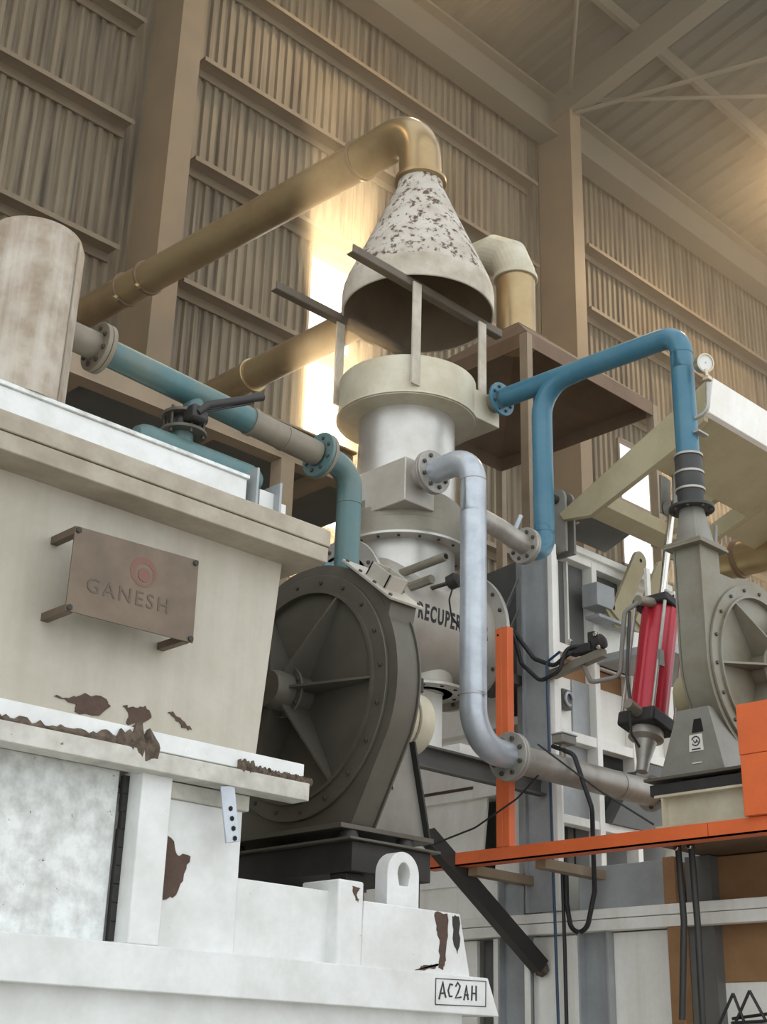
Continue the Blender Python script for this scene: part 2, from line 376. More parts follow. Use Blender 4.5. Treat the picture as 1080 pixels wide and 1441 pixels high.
# parapet of the base frame right of the casing
quick('parapet_panel', 'white', F, (2.96, 3.40, 3.80, 3.83, 1.94, 2.205))
quick('parapet_post', 'white', F, (3.395, 3.52, 3.742, 3.95, 1.94, 2.245), bev=.008)
bm = nb(); prism(bm, [(3.52, 3.75, 1.945), (4.11, 3.75, 1.945), (4.05, 3.75, 2.18), (3.53, 3.75, 2.18)], (0, .04, 0))
obj('parapet_panel', bm, 'white', F, .004, label='white parapet plate with black soot stains')
obj('soot_stain', patch([(3.905, 2.172), (3.975, 2.175), (3.98, 2.09), (3.97, 2.0), (3.955, 1.965), (3.93, 1.97), (3.935, 2.06), (3.915, 2.11)], 3.748, 8), 'rust', F)
obj('soot_stain', patch([(4.005, 2.168), (4.042, 2.17), (4.05, 2.09), (4.035, 2.03), (4.015, 2.06)], 3.748, 9), 'black', F)
obj('soot_stain', patch([(3.80, 1.955), (3.90, 1.965), (3.93, 1.985), (3.89, 1.98), (3.84, 1.97)], 3.748, 10), 'rust', F)
obj('chip', patch([(3.46, 2.225), (3.50, 2.22), (3.485, 2.20), (3.49, 2.17), (3.475, 2.19)], 3.740, 11), 'rust', F)
quick('parapet_rear', 'f2grey', F, (3.1, 4.1, 4.96, 5.0, 1.9, 2.2))
# lifting lug
P, H = [], []
for i in range(33):
    a = -PI*.0 + PI*i/32; P.append((3.782+.086*math.cos(a), 3.80, 2.305+.086*math.sin(a)))
P += [(3.696, 3.80, 2.10), (3.868, 3.80, 2.10)]
n = len(P)
for i in range(n):
    if i <= 32: a = PI*i/32; H.append((3.785+.034*math.cos(a), 3.80, 2.305+.046*math.sin(a)))
    else: a = PI*(1.25 if i == 33 else 1.75); H.append((3.785+.034*math.cos(a), 3.80, 2.305+.06*math.sin(a)))
obj('lifting_lug', prism(nb(), P, (0, .07, 0), H), 'white', F, .003, label='white lifting lug with oval hole')
# hand-written unit code in a drawn box on the sill beam
def stroke(pts, r=.0022): return [V((x, 3.7355, z)) for x, z in pts]
CODE = thing('unit_code', (4.03, 3.735, 1.83), 'hand drawn code AC2AH in a box on the sill beam end', 'lettering')
def scr(s, t): return (3.90+.285*s, 1.838+.095*t+.004*s)   # box coordinates 0..1
glyphs = [[(.07,.2),(.10,.5),(.14,.86),(.17,.5),(.20,.28)], [(.085,.42),(.185,.45)], [(.33,.78),(.28,.80),(.245,.55),(.27,.34),(.32,.34)],
          [(.39,.72),(.43,.88),(.48,.74),(.44,.5),(.385,.28),(.50,.33)], [(.555,.22),(.60,.78),(.64,.24)], [(.565,.42),(.64,.43)],
          [(.72,.80),(.71,.22)], [(.80,.80),(.80,.22)], [(.715,.50),(.80,.50)]]
for g in glyphs:
    bm = nb(); sweep(bm, stroke([scr(*p) for p in g]), .0035, 6); obj('letter_stroke', bm, 'ink', CODE)
bm = nb()
fr = [(0,0),(.005,.98),(1,1.0),(.995,.02),(0,0)]
sweep(bm, stroke([scr(*p) for p in fr]), .0022, 6); obj('drawn_box', bm, 'ink', CODE)

# ---------------------------------------------------------------- weathered nameplate on four stand-off brackets
SG = thing('nameplate', (2.31, 3.6, 2.9), 'weathered metal nameplate on stand-off brackets with faded red emblem', 'sign')
bm = nb(); prism(bm, [(2.063, 3.595, 2.905), (2.557, 3.595, 2.912), (2.553, 3.595, 3.207), (2.063, 3.595, 3.190)], (0, .006, 0))
PL = obj('plate', bm, 'plate', SG, .001)
for x, z in ((2.075, 3.178), (2.54, 3.194), (2.075, 2.917), (2.545, 2.924)): bolt(PL, (x, 3.595, z), (0,-1,0), .011, 'black', .006)
for x, z in ((2.078, 3.178), (2.53, 3.19), (2.078, 2.915), (2.53, 2.922)):
    quick('bracket', 'plate', SG, (x-.014, x+.014, 3.601, 3.75, z-.013, z+.013), bev=.001)
bm = nb(); A_ = [(2.335+.052*math.cos(i*PI/20), 3.5942, 3.105+.052*math.sin(i*PI/20)) for i in range(40)]; B_ = [(2.339+.036*math.cos(i*PI/20), 3.5942, 3.098+.036*math.sin(i*PI/20)) for i in range(40)]
obj('emblem', prism(bm, A_, (0, .001, 0), B_), 'platered', SG)
bm = nb(); lathe(bm, (2.338, 3.5945, 3.095), (0,-1,0), [(.024, 0), (.024, .001)], 24); obj('emblem_core', bm, 'platered', SG)
bm = place(text_mesh('GANESH', .072, .0006, 0, 1.25), lambda c: V((2.125+c.x, 3.594, 2.985+c.y+.01*c.x)) + V((0, -c.z, 0)))
obj('lettering', bm, 'platetext', SG)

# ---------------------------------------------------------------- insulated stack standing on the lid
YS = 4.257
STK = thing('insulated_stack', (2.13, YS, 3.86), 'tan and white foil wrapped cylinder stack at the left edge', 'tank')
bm = nb(); lathe(bm, (2.115, YS, 3.858), (0,0,1), [(.19, 0), (.192, .70), (.18, .735), (.15, .752), (.0005, .757)], 48, (True, False))
o = obj('jacket', bm, 'stack', STK)
bm = nb(); a = -1.05
sweep(bm, [(2.115+.193*math.cos(a), YS+.193*math.sin(a), z) for z in (3.865, 4.1, 4.3, 4.56)], .004, 8); obj('jacket_seam', bm, 'dustpipe', STK)

# ---------------------------------------------------------------- teal air line above the lid
TP = thing('air_pipe', (3.05, YS, 4.2), 'dusty teal air pipe running above the lid and dropping into the fan', 'pipe')
zt = 4.232; rt_ = .058
sweep_path = lambda pts, r: bend(pts, r)
bm = nb(); cyl(bm, (2.29, YS, 4.258), (2.45, YS, 4.254), .058); obj('stub', bm, 'dustpipe', TP)
flange(TP, (2.43, YS, 4.254), (1,0,-.03), .105, .05, .02, 8, 'dustpipe', br=.010)
flange(TP, (2.452, YS, 4.253), (1,0,-.03), .105, .05, .02, 8, 'dustpipe', br=.010)
obj('pipe_run', cyl(nb(), (2.47, YS, 4.252), (3.24, YS, 4.21), rt_), 'teal', TP)
obj('weld_band', ringd(nb(), (3.225, YS, 4.211), (1,0,-.05), .064, .05, .025), 'dustpipe', TP)
obj('pipe_run', cyl(nb(), (3.24, YS, 4.21), (3.62, YS, 4.190), rt_), 'dustpipe', TP, label='dust covered grey pipe length')
obj('weld_band', ringd(nb(), (3.42, YS, 4.2), (1,0,-.05), .061, .05, .012), 'dustpipe', TP)
flange(TP, (3.63, YS, 4.189), (1,0,-.05), .108, .05, .018, 8, 'teal', br=.009)
flange(TP, (3.65, YS, 4.188), (1,0,-.05), .108, .05, .018, 8, 'dustpipe', br=.009)
bm = nb(); sweep(bm, bend([(3.665, YS, 4.187), (3.833, YS, 4.18), (3.833, YS, 4.0)], .11, 10), .058); obj('elbow', bm, 'teal', TP)
obj('drop_pipe', cyl(nb(), (3.833, YS, 4.01), (3.833, YS, 3.655), .058), 'teal', TP, label='clean teal vertical drop')
obj('weld_band', ringd(nb(), (3.833, YS, 4.0), (0,0,1), .0605, .05, .008), 'teal', TP)
# header on the lid
HD = thing('header_pipe', (2.98, YS, 3.86), 'low teal header pipe with rounded ends lying on the lid', 'pipe')
bm = nb(); cyl(bm, (2.70, YS-.02, 3.925), (3.22, YS-.02, 3.925), .065)
lathe(bm, (2.70, YS-.02, 3.925), (-1,0,0), [(.065, 0), (.06, .03), (.045, .055), (.001, .07)], 32, (False, False)); lathe(bm, (3.22, YS-.02, 3.925), (1,0,0), [(.065, 0), (.06, .03), (.045, .055), (.001, .07)], 32, (False, False))
obj('barrel', bm, 'teal', HD)
bm = nb(); cyl(bm, (2.885, YS, 3.93), (2.885, YS, 4.03), .047); obj('neck', bm, 'teal', HD)
bm = nb(); cyl(bm, (2.93, YS, 4.13), (2.93, YS, 4.24), .045); obj('riser', bm, 'teal', HD)
VL = thing('butterfly_valve', (2.89, YS, 4.02), 'dark valve with long lever handle between header and teal pipe', 'valve')
for z in (4.022, 4.095): obj('flange', ringd(nb(), (2.89, YS, z), (0,0,1), .098, .035, .014), 'fandark', VL, .002)
obj('body', lathe(nb(), (2.89, YS, 4.034), (0,0,1), [(.06, 0), (.066, .03), (.06, .062)], 28), 'blackpaint', VL)
for i in range(6):
    a = 2*PI*i/6+.3; obj('stud', cyl(nb(), (2.89+.082*math.cos(a), YS+.082*math.sin(a), 4.005), (2.89+.082*math.cos(a), YS+.082*math.sin(a), 4.125), .007, 8), 'boltmat', VL)
bm = nb(); box(bm, 2.84, 2.92, YS-.135, YS-.05, 4.045, 4.115); obj('gear_neck', bm, 'blackpaint', VL, .015)
bm = nb(); sweep(bm, [(2.865, YS-.13, 4.075), (2.90, YS-.15, 4.115), (3.06, YS-.19, 4.188), (3.135, YS-.2, 4.225)], [.016, .016, .017, .02], 12); obj('lever', bm, 'blackpaint', VL)
bm = nb(); sweep(bm, [(2.88, YS-.12, 4.085), (2.92, YS-.14, 4.10), (3.10, YS-.19, 4.185)], .006, 8); obj('trigger', bm, 'blackpaint', VL)

# ================================================================== FAN HELPERS
def make_fan(name, label, o, U, A, mm, rr, outline, ribs, ribmat, hubdir=1, depth=.13, bolts_n=20, hub=.2):
    """o = centre of the face ring, U = horizontal in-plane axis, A = axis pointing out of the face"""
    U, A, Z = V(U), V(A), V((0,0,1)); o = V(o)
    P = lambda u, w_, a=0.: o + U*u + Z*w_ + A*a
    t = thing(name, P(0, -.6), label, 'fan')
    # scroll housing: a rim band between two side plates
    obj('scroll_band', prism(nb(), [P(u*.985, v*.985, -depth) for u, v in outline], A*(depth-.002)), mm, t, .004, ang=25)
    back = prism(nb(), [P(u, v, -depth-.008) for u, v in outline], A*.008); obj('side_plate', back, mm, t, ang=25)
    frt = prism(nb(), [P(u, v, -.006) for u, v in outline], A*.008); obj('side_plate', frt, mm, t, ang=25)
    rg = obj('face_ring', ringd(nb(), P(0, 0, .002), A, rr, rr*.855, .016, 64), mm, t, .003)
    lip = obj('ring_lip', ringd(nb(), P(0, 0, .002), A, rr*.87, rr*.845, .03, 64), mm, t)
    for i in range(bolts_n):
        a = 2*PI*(i+.3)/bolts_n; bolt(rg, P(rr*.935*math.cos(a), rr*.935*math.sin(a), .018), A, .010)
    obj('hub_flange', lathe(nb(), P(0, 0, hub*.45), A, [(.09, 0), (.115, .0), (.115, .014), (.085, .016)], 36), mm, t, .003)
    obj('bearing_nose', lathe(nb(), P(0, 0, 0), A, [(.085, 0), (.085, hub*.8), (.075, hub), (.001, hub+.006)], 36, (True, False)), mm, t)
    for i in range(6):
        a = 2*PI*i/6+.4; bolt(t, P(.102*math.cos(a), .102*math.sin(a), hub*.45+.016), A, .008)
    for deg in ribs:
        a = math.radians(deg); c, s = math.cos(a), math.sin(a); q = P(0, 0) ; side = (U*-s + Z*c)*.005
        poly = [P(c*.07, s*.07, .003), P(c*rr*.845, s*rr*.845, .003), P(c*rr*.845, s*rr*.845, .03), P(c*.1, s*.1, hub*.75), P(c*.07, s*.07, hub*.75)]
        obj('rib', prism(nb(), [p-side for p in poly], side*2), ribmat, t)
    return t, P
def arc(r, a0, a1, n=24): return [(r*math.cos(math.radians(a0+(a1-a0)*i/n)), r*math.sin(math.radians(a0+(a1-a0)*i/n))) for i in range(n+1)]

# ---------------------------------------------------------------- big dark fan beside the furnace
out1 = arc(.60, -22, 202, 40) + [(-.40, -.60), (.345, -.60)]
F1, P1 = make_fan('blower_fan', 'large dark grey blower fan with ribbed round face beside the furnace', (3.775, 4.45, 3.12), (0,-1,0), (-1,0,0), 'fandark', .55, out1, (60, 0, -60, -120, 180, 120), 'fandark')
quick('foot_flange', 'fandark', F1, (3.70, 4.24, 4.08, 4.92, 2.505, 2.525), bev=.002)
quick('base_channel', 'black', F1, (3.72, 4.17, 4.03, 4.95, 2.33, 2.45), bev=.004)
quick('base_plate', 'fandark', F1, (3.68, 4.20, 4.0, 4.98, 2.45, 2.46), bev=.002)
for x in (3.78, 4.10):
    for y in (4.12, 4.85):
        obj('damper_foot', lathe(nb(), (x, y, 2.458), (0,0,1), [(.04, 0), (.045, .012), (.034, .048)], 20), 'black', F1)
        quick('support_stub', 'black', F1, (x-.05, x+.05, y-.05, y+.05, 1.9, 2.33))
# motor pedestal and motor on the far side
bm = nb(); prism(bm, [(3.985, 4.20, 2.525), (4.31, 4.20, 2.525), (4.20, 4.20, 2.95), (4.03, 4.20, 2.95)], (0, .5, 0)); obj('pedestal', bm, 'fangrey', F1, .002)
bm = nb(); prism(bm, [(4.31, 4.17, 2.52), (4.32, 4.17, 2.52), (4.21, 4.17, 2.955), (4.20, 4.17, 2.955)], (0, .55, 0)); obj('pedestal_edge', bm, 'black', F1)
bm = nb(); prism(bm, [(4.03, 4.198, 2.73), (4.105, 4.198, 2.73), (4.07, 4.198, 2.86)], (0, .004, 0)); obj('cutout', bm, 'hole', F1)
MO = obj('motor', lathe(nb(), (3.92, 4.45, 3.12), (1,0,0), [(.1, 0), (.15, .03), (.155, .5), (.15, .55), (.12, .57), (.001, .575)], 40, (True, False)), 'alucream', F1)
obj('cowl_band', ringd(nb(), (4.36, 4.45, 3.12), (1,0,0), .160, .15, .012), 'dustpipe', MO)
quick('terminal_box', 'black', MO, (4.3, 4.45, 4.36, 4.54, 3.26, 3.33))
# slanted outlet flange with square collar at the upper right of the scroll
pa, pb = P1(.26, .565), P1(.575, .315); dn = V((0, (pb-pa).z, -(pb-pa).y)).normalized()
if dn.z < 0: dn = -dn
obj('outlet_neck', prism(nb(), [P1(.28, .43, .0), P1(.53, .24, .0), P1(.55, .33, .0), P1(.30, .53, .0)], (.15, 0, 0)), 'fandark', F1)
OF = obj('outlet_flange', prism(nb(), [pa+V((-.035,0,0)), pb+V((-.035,0,0)), pb+V((.165,0,0)), pa+V((.165,0,0))], dn*.012), 'alumatte', F1, .002, label='pale bolted outlet flange')
for t_ in (.06, .33, .62, .94):
    for x in (-.022, .15): bolt(OF, pa.lerp(pb, t_)+V((x,0,0))+dn*.012, dn, .009)
ca, cb = pa.lerp(pb, .34), pa.lerp(pb, .72)
for q0, q1, x0, x1 in ((ca, ca.lerp(cb, .06), .01, .12), (cb.lerp(ca, .06), cb, .01, .12), (ca, cb, .01, .018), (ca, cb, .112, .12)):
    obj('collar_plate', prism(nb(), [q0+V((x0,0,0)), q1+V((x0,0,0)), q1+V((x1,0,0)), q0+V((x1,0,0))], dn*.075), 'alumatte', F1)
# pale cover strips and blue hood behind the fan crown
CV = thing('cover_strip', (3.9, 4.8, 3.55), 'pale cover strips and blue cap seen behind the fan crown', 'cover')
obj('strip', obox(nb(), (3.95, 4.95, 3.70), (3.95, 4.42, 3.775), .06, .02), 'white', CV, .003)
obj('strip', obox(nb(), (3.97, 4.95, 3.63), (3.97, 4.42, 3.70), .06, .014), 'white', CV, .003)
bm = nb(); lathe(bm, (4.12, 4.62, 3.66), (0,0,1), [(.16, 0), (.16, .1), (.10, .16), (.001, .18)], 28); obj('cap', bm, 'white', CV)
bm = nb(); cyl(bm, (4.0, 5.0, 3.74), (4.0, 4.55, 3.79), .05, 20); obj('cap_pipe', bm, 'blue', CV)

# ================================================================== RECUPERATOR
XR, YR = 5.224, 5.301
RC = thing('recuperator', (XR, YR, 3.4), 'tall metal recuperator vessel with stencilled RECUPERATOR lettering on its barrel', 'heat exchanger')
obj('shell', cyl(nb(), (XR, YR, 4.70), (XR, YR, 5.30), .295, 56), 'alu', RC)
bm = nb(); lathe(bm, (XR, YR, 0), (0,0,1), [(.295, 5.255), (.42, 5.265), (.425, 5.28), (.425, 5.52), (.40, 5.535), (.30, 5.54)], 64, (True, True)); obj('top_cup', bm, 'alucream', RC)
obj('cup_rim', ringd(nb(), (XR, YR, 5.27), (0,0,1), .435, .40, .012, 64), 'alucream', RC)
bm = nb(); lathe(bm, (XR, YR, 0), (0,0,1), [(.30, 4.72), (.335, 4.69), (.335, 4.655), (.345, 4.65), (.345, 4.60), (.352, 4.595), (.352, 4.53), (.358, 4.525), (.358, 4.44), (.385, 4.44), (.385, 4.42), (.30, 4.42)], 64); obj('bellows_band', bm, 'darkalu', RC)
RF = obj('band_flange', ringd(nb(), (XR, YR, 4.405), (0,0,1), .39, .29, .014, 64), 'alu', RC)
boltcircle(RF, (XR, YR, 4.405), (0,0,-1), .345, 18, .009)
obj('lower_neck', cyl(nb(), (XR, YR, 3.98), (XR, YR, 4.43), .30, 56), 'alu', RC)
ZB, RB = 3.98, .33
bm = nb(); lathe(bm, (4.9, YR, ZB), (1,0,0), [(.26, -.0), (RB-.01, .02), (RB, .05), (RB, .77), (RB-.01, .78)], 72); BR = obj('barrel', bm, 'alumatte', RC)
obj('inlet_neck', cyl(nb(), (4.70, YR, ZB), (4.95, YR, ZB), .28, 48), 'alu', RC)
flange(RC, (4.70, YR, ZB), (1,0,0), .37, .26, .02, 16, 'alu', br=.012)
obj('outlet_flange', ringd(nb(), (5.66, YR, ZB), (1,0,0), .42, .28, .025, 64), 'alu', RC, .003)
for i in range(20):
    a = 2*PI*i/20; bolt(RC, (5.66, YR+.385*math.cos(a), ZB+.385*math.sin(a)), (-1,0,0), .012)
bm = nb(); cyl(bm, (5.38, YR-.02, 3.60), (5.38, YR-.02, 3.80), .17, 40); obj('drain_neck', bm, 'alumatte', RC)
DF = obj('drain_flange', ringd(nb(), (5.38, YR-.02, 3.6), (0,0,1), .25, .12, .018, 48), 'alu', RC, .002)
boltcircle(DF, (5.38, YR-.02, 3.6), (0,0,-1), .212, 12, .013, m='hole', h=.003)
# stencil lettering wrapped round the barrel
th0 = math.radians(-12)
bm = text_mesh('RECUPERATOR', .125, .0008, 0, 1.25, .004)
for v in bm.verts: v.co.x *= .57
bmesh.ops.subdivide_edges(bm, edges=[e for e in bm.edges if e.calc_length() > .02], cuts=2)
def wrap(c):
    a = th0 + c.y/RB; r = RB+.001+c.z
    return V((5.02+c.x, YR-r*math.cos(a), ZB+r*math.sin(a)))
obj('stencil_lettering', place(bm, wrap), 'ink', RC)
# tangential air box with nozzle
quick('air_box', 'alumatte', RC, (4.88, 5.12, 4.955, 5.45, 4.56, 4.83), bev=.006)
bm = nb(); cyl(bm, (5.0, 4.97, 4.735), (5.0, 4.885, 4.735), .073, 32); obj('nozzle', bm, 'silverdull', RC)
# corner box on the cup for the hot outlet
bm = nb(); prism(bm, [(5.38, 5.28, 5.275), (5.38, 4.93, 5.275), (5.66, 4.93, 5.275), (5.66, 5.28, 5.275)], (0, 0, .19)); obj('outlet_box', bm, 'alucream', RC, .004)
obj('outlet_nozzle', cyl(nb(), (5.6, 4.95, 5.425), (5.6, 4.87, 5.425), .062, 28), 'darkalu', RC)
# pipe stubs, sensor head on the barrel shoulder
bm = nb(); sweep(bm, [(4.95, 5.05, 4.16), (4.95, 4.70, 4.175)], .024, 18); obj('sight_tube', bm, 'darkalu', RC)
obj('sight_bore', cyl(nb(), (4.95, 4.7, 4.175), (4.95, 4.698, 4.175), .016, 14), 'hole', RC)
bm = nb(); sweep(bm, [(4.97, 5.05, 4.07), (4.97, 4.82, 4.08)], .026, 6); obj('sight_tube', bm, 'darkalu', RC)
bm = nb(); sweep(bm, [(5.14, 5.04, 4.11), (5.19, 4.90, 4.135)], .012, 12); obj('sensor_stem', bm, 'boltmat', RC)
bm = nb(); lathe(bm, (5.20, 4.89, 4.14), (.35,-.8,.35), [(.02, -.03), (.042, -.02), (.045, .03), (.03, .045)], 20); obj('sensor_head', bm, 'black', RC)
bm = nb(); sweep(bm, bend([(5.20, 4.88, 4.11), (5.18, 4.89, 4.03), (5.22, 4.91, 3.95), (5.30, 4.92, 3.90)], .03, 4), .005, 8); obj('sensor_cable', bm, 'cable', RC)
# gasket lump between inlet flange and neck
bm = nb(); sweep(bm, [(4.76, YR-.29*math.sin(a), ZB+.29*math.cos(a)) for a in [-.6+i*.22 for i in range(9)]], [.012, .02, .03, .018, .028, .024, .03, .02, .012], 10); obj('gasket_rope', bm, 'rust', RC, ang=60)

# ---------------------------------------------------------------- cone hood over the cup
XC, YC = 5.25, 5.25
CN = thing('exhaust_cone', (XC, YC, 5.9), 'flaking white exhaust cone hung open above the recuperator', 'cone')
# outer skin and inner skin of the hollow cone
bm = nb(); lathe(bm, (XC, YC, 0), (0,0,1), [(.478, 6.03), (.480, 6.14), (.462, 6.24), (.152, 6.98), (.146, 7.06)], 64, (False, False)); obj('cone_skin', bm, 'conewhite', CN, ang=60)
bm = nb(); lathe(bm, (XC, YC, 0), (0,0,1), [(.480, 6.025), (.484, 6.03), (.484, 6.15), (.478, 6.19), (.470, 6.19), (.470, 6.03), (.480, 6.025)], 64, (False, False)); obj('skirt', bm, 'coneplain', CN)
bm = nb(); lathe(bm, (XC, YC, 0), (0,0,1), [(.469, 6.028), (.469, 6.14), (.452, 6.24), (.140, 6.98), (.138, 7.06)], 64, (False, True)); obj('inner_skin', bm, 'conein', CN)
bm = nb(); lathe(bm, (XC, YC, 0), (0,0,1), [(.15, 7.02), (.172, 7.03), (.172, 7.055), (.15, 7.06)], 40, (False, False)); obj('collar', bm, 'gold', CN)
# two angle bars and the straps that carry the cone
def anglebar(name, a, b, s=.05, m='walk', parent=None):
    bm = nb(); a, b = V(a), V(b); d = (b-a).normalized(); side = d.cross(V((0,0,1))).normalized()
    obox(bm, a+V((0,0,s/2)), b+V((0,0,s/2)), .007, s); obox(bm, a+side*-s/2, b+side*-s/2, s, .007); return obj(name, bm, m, parent)
anglebar('angle_bar', (4.426, 4.97, 5.985), (5.735, 4.97, 5.965), .05, 'darkbar', CN)
anglebar('angle_bar', (4.378, 5.60, 5.985), (5.75, 5.60, 5.985), .05, 'darkbar', CN)
for x, y, z0, z1 in ((4.945, 4.955, 5.31, 6.0), (5.535, 4.96, 5.30, 5.98), (4.93, 5.62, 5.40, 6.0), (5.50, 5.64, 5.40, 6.0)):
    quick('strap', 'coneplain', CN, (x-.034, x+.034, y-.006, y+.006, z0, z1), bev=.001)

# ---------------------------------------------------------------- long exhaust pipes running back to the wall
E1 = thing('exhaust_pipe', (XC, 8, 7.4), 'long brassy exhaust pipe from the cone top up left to the wall', 'duct')
zE = 7.50; rE = .136
bm = nb(); sweep(bm, bend([(XC, YC, 7.05), (XC, YC+.02, 7.52), (XC, YC+.62, 7.535)], .30, 12), rE*1.04, 40); obj('elbow', bm, 'gold', E1)
obj('pipe_run', cyl(nb(), (XC, YC+.58, 7.535), (XC, 10.95, 7.86), rE, 40), 'gold', E1)
def pz(y): return 7.535 + (y-5.83)*.0635
for y, r in ((5.85, .155), (8.46, .152), (8.78, .152)):
    obj('ring_joint', ringd(nb(), (XC, y-.02, pz(y)), (0,1,.0635), r, .12, .035, 40), 'ringrust', E1, .006)
for y in (8.46, 8.78):
    for s in (-1, 1): bolt(E1, (XC+.15*s*.6, y, pz(y)+.155*s*.75), (.6*s, 0, .75*s), .03, 'gold')
XH = 6.55; rH = .148
E2 = thing('fume_duct', (XH, 9.85, 0), 'brassy duct behind the cone that elbows down onto the brown hood', 'duct')
zD = 7.335
obj('pipe_run', cyl(nb(), (XH, 5.88, zD), (XH, 9.5, zD+.035), .136, 40), 'gold', E2)
bm = nb(); sweep(bm, bend([(XH, 9.48, zD+.035), (XH, 9.85, zD+.035), (XH, 9.85, .0)], .25, 10), .136, 32); obj('return_drop', bm, 'gold', E2)
for y in (8.62,): obj('ring_joint', ringd(nb(), (XH, y, zD+.02), (0,1,0), .158, .12, .04, 40), 'gold', E2, .006)
# mitred elbow in four gores
gp = [(XH, 5.95, zD), (XH, 5.74, zD-.01), (XH, 5.60, zD-.11), (XH, 5.54, zD-.27), (XH, 5.54, zD-.33)]
bm = nb(); sweep(bm, gp, rH, 28); obj('elbow', bm, 'alucream', E2, ang=12)
obj('downpipe', cyl(nb(), (XH, 5.54, 6.45), (XH, 5.54, zD-.30), .146, 40), 'gold', E2)
obj('ring_joint', ringd(nb(), (XH, 5.54, zD-.335), (0,0,1), .163, .13, .035, 40), 'alucream', E2, .004)

# ---------------------------------------------------------------- brown fume hood on posts
HX0, HX1, HY0, HY1, HZ = 6.17, 7.62, 5.13, 6.62, 6.15
HDD = thing('fume_hood', ((HX0+HX1)/2, (HY0+HY1)/2, 4.65), 'dark brown square fume hood on thin posts, open underneath', 'hood')
for a, b in (((HX0, HY0), (HX1, HY0)), ((HX0, HY0), (HX0, HY1)), ((HX1, HY0), (HX1, HY1)), ((HX0, HY1), (HX1, HY1))):
    quick('rim_plate', 'hood', HDD, (a[0]-.004, b[0]+.004, a[1]-.004, b[1]+.004, HZ, HZ+.11), bev=.001)
cx, cy = XH, 5.54
low = [(HX0, HY0), (HX1, HY0), (HX1, HY1), (HX0, HY1)]; hi_ = [(cx-.16, cy-.16), (cx+.16, cy-.16), (cx+.16, cy+.16), (cx-.16, cy+.16)]
for i in range(4):
    j = (i+1) % 4; bm = nb(); q = [(*low[i], HZ+.11), (*low[j], HZ+.11), (*hi_[j], HZ+.36), (*hi_[i], HZ+.36)]
    prism(bm, q, (0, 0, .006)); obj('slope_plate', bm, 'hood', HDD)
quick('throat', 'hood', HDD, (cx-.16, cx+.16, cy-.16, cy+.16, HZ+.36, HZ+.375), bev=0)
for x, y, zb in ((HX0, HY0, 4.72), (HX1, HY0, 4.72), (HX0, HY1, 4.72), (HX1, HY1, 4.72)):
    bm = nb(); box(bm, x-.004, x+.056, y-.006, y+.0, zb, HZ+.10); box(bm, x-.006, x, y-.006, y+.054, zb, HZ+.10); obj('post', bm, 'walk', HDD)

# ================================================================== SILVER AIR LINE
SX, SY = 5.0, 4.545
SP = thing('silver_pipe', (SX, SY, 3.1), 'bright silver pipe dropping from the recuperator box and turning right', 'pipe')
r = .071
flange(SP, (SX, 4.878, 4.737), (0,-1,0), .128, .06, .018, 8, 'silverdull', br=.013)
flange(SP, (SX, 4.858, 4.737), (0,-1,0), .128, .06, .018, 8, 'silverdull', br=.013)
bm = nb(); sweep(bm, bend([(SX, 4.86, 4.737), (SX, SY, 4.737), (SX, SY, 4.4)], .15, 12), r, 36); obj('elbow', bm, 'silver', SP)
obj('drop_pipe', cyl(nb(), (SX, SY, 3.37), (SX, SY, 4.59), r, 36), 'silver', SP)
for z in (4.588, 3.385): obj('weld_bead', ringd(nb(), (SX, SY, z), (0,0,1), r+.002, r-.01, .005), 'silverdull', SP)
bm = nb(); sweep(bm, bend([(SX, SY, 3.40), (SX, SY, 3.135), (SX+.33, SY, 3.122)], .2, 12), r, 36); obj('elbow', bm, 'silver', SP)
flange(SP, (5.262, SY, 3.122), (1,0,0), .128, .06, .018, 8, 'silverdull', br=.013)
flange(SP, (5.284, SY, 3.122), (1,0,0), .128, .06, .018, 8, 'silverdull', br=.013)
obj('pipe_run', cyl(nb(), (5.30, SY, 3.12), (6.52, SY, 3.12), .076, 36), 'silverdull', SP)
obj('coupling', ringd(nb(), (6.2, SY, 3.12), (1,0,0), .079, .06, .03), 'silverdull', SP)
flange(SP, (6.52, SY, 3.12), (1,0,0), .105, .05, .02, 6, 'silverdull', br=.012)
obj('pipe_tail', cyl(nb(), (6.54, SY, 3.12), (6.9, SY, 3.12), .05, 24), 'silverdull', SP)
bm = nb(); sweep(bm, bend([(SX, SY, 4.395), (SX+.2, SY, 4.375), (SX+.43, SY, 4.333)], .3, 8), .056, 30); obj('branch', bm, 'silverdull', SP)
flange(SP, (5.412, SY, 4.333), (1,0,0), .105, .05, .016, 8, 'silverdull', br=.011)

# ================================================================== BLUE AIR LINE
BX, BY, BN = 5.6, 4.545, 3.565
BP = thing('blue_pipe', (BX, BY, 4.3), 'blue painted air pipe bridging from the recuperator to the right fan', 'pipe')
rb = .061
flange(BP, (5.43, SY, 4.333), (1,0,0), .105, .05, .016, 8, 'silverdull', br=.011)
bm = nb(); sweep(bm, bend([(5.445, SY, 4.333), (BX, SY, 4.333), (BX, SY, 4.5)], .105, 10), rb, 32); obj('elbow', bm, 'blue', BP)
bm = nb(); sweep(bm, bend([(BX, SY, 4.44), (BX, SY, 5.405), (BX, SY-.26, 5.405)], .2, 10), rb, 32); obj('riser', bm, 'blue', BP)
obj('bridge', cyl(nb(), (BX, 4.83, 5.43), (BX, BN+.14, 5.385), rb, 32), 'blue', BP)
flange(BP, (BX, 4.868, 5.428), (0,-1,0), .108, .05, .018, 8, 'blue', br=.011)
bm = nb(); sweep(bm, bend([(BX, BN+.15, 5.385), (BX, BN, 5.38), (BX, BN, 5.15)], .125, 12), rb, 32); obj('elbow', bm, 'blue', BP)
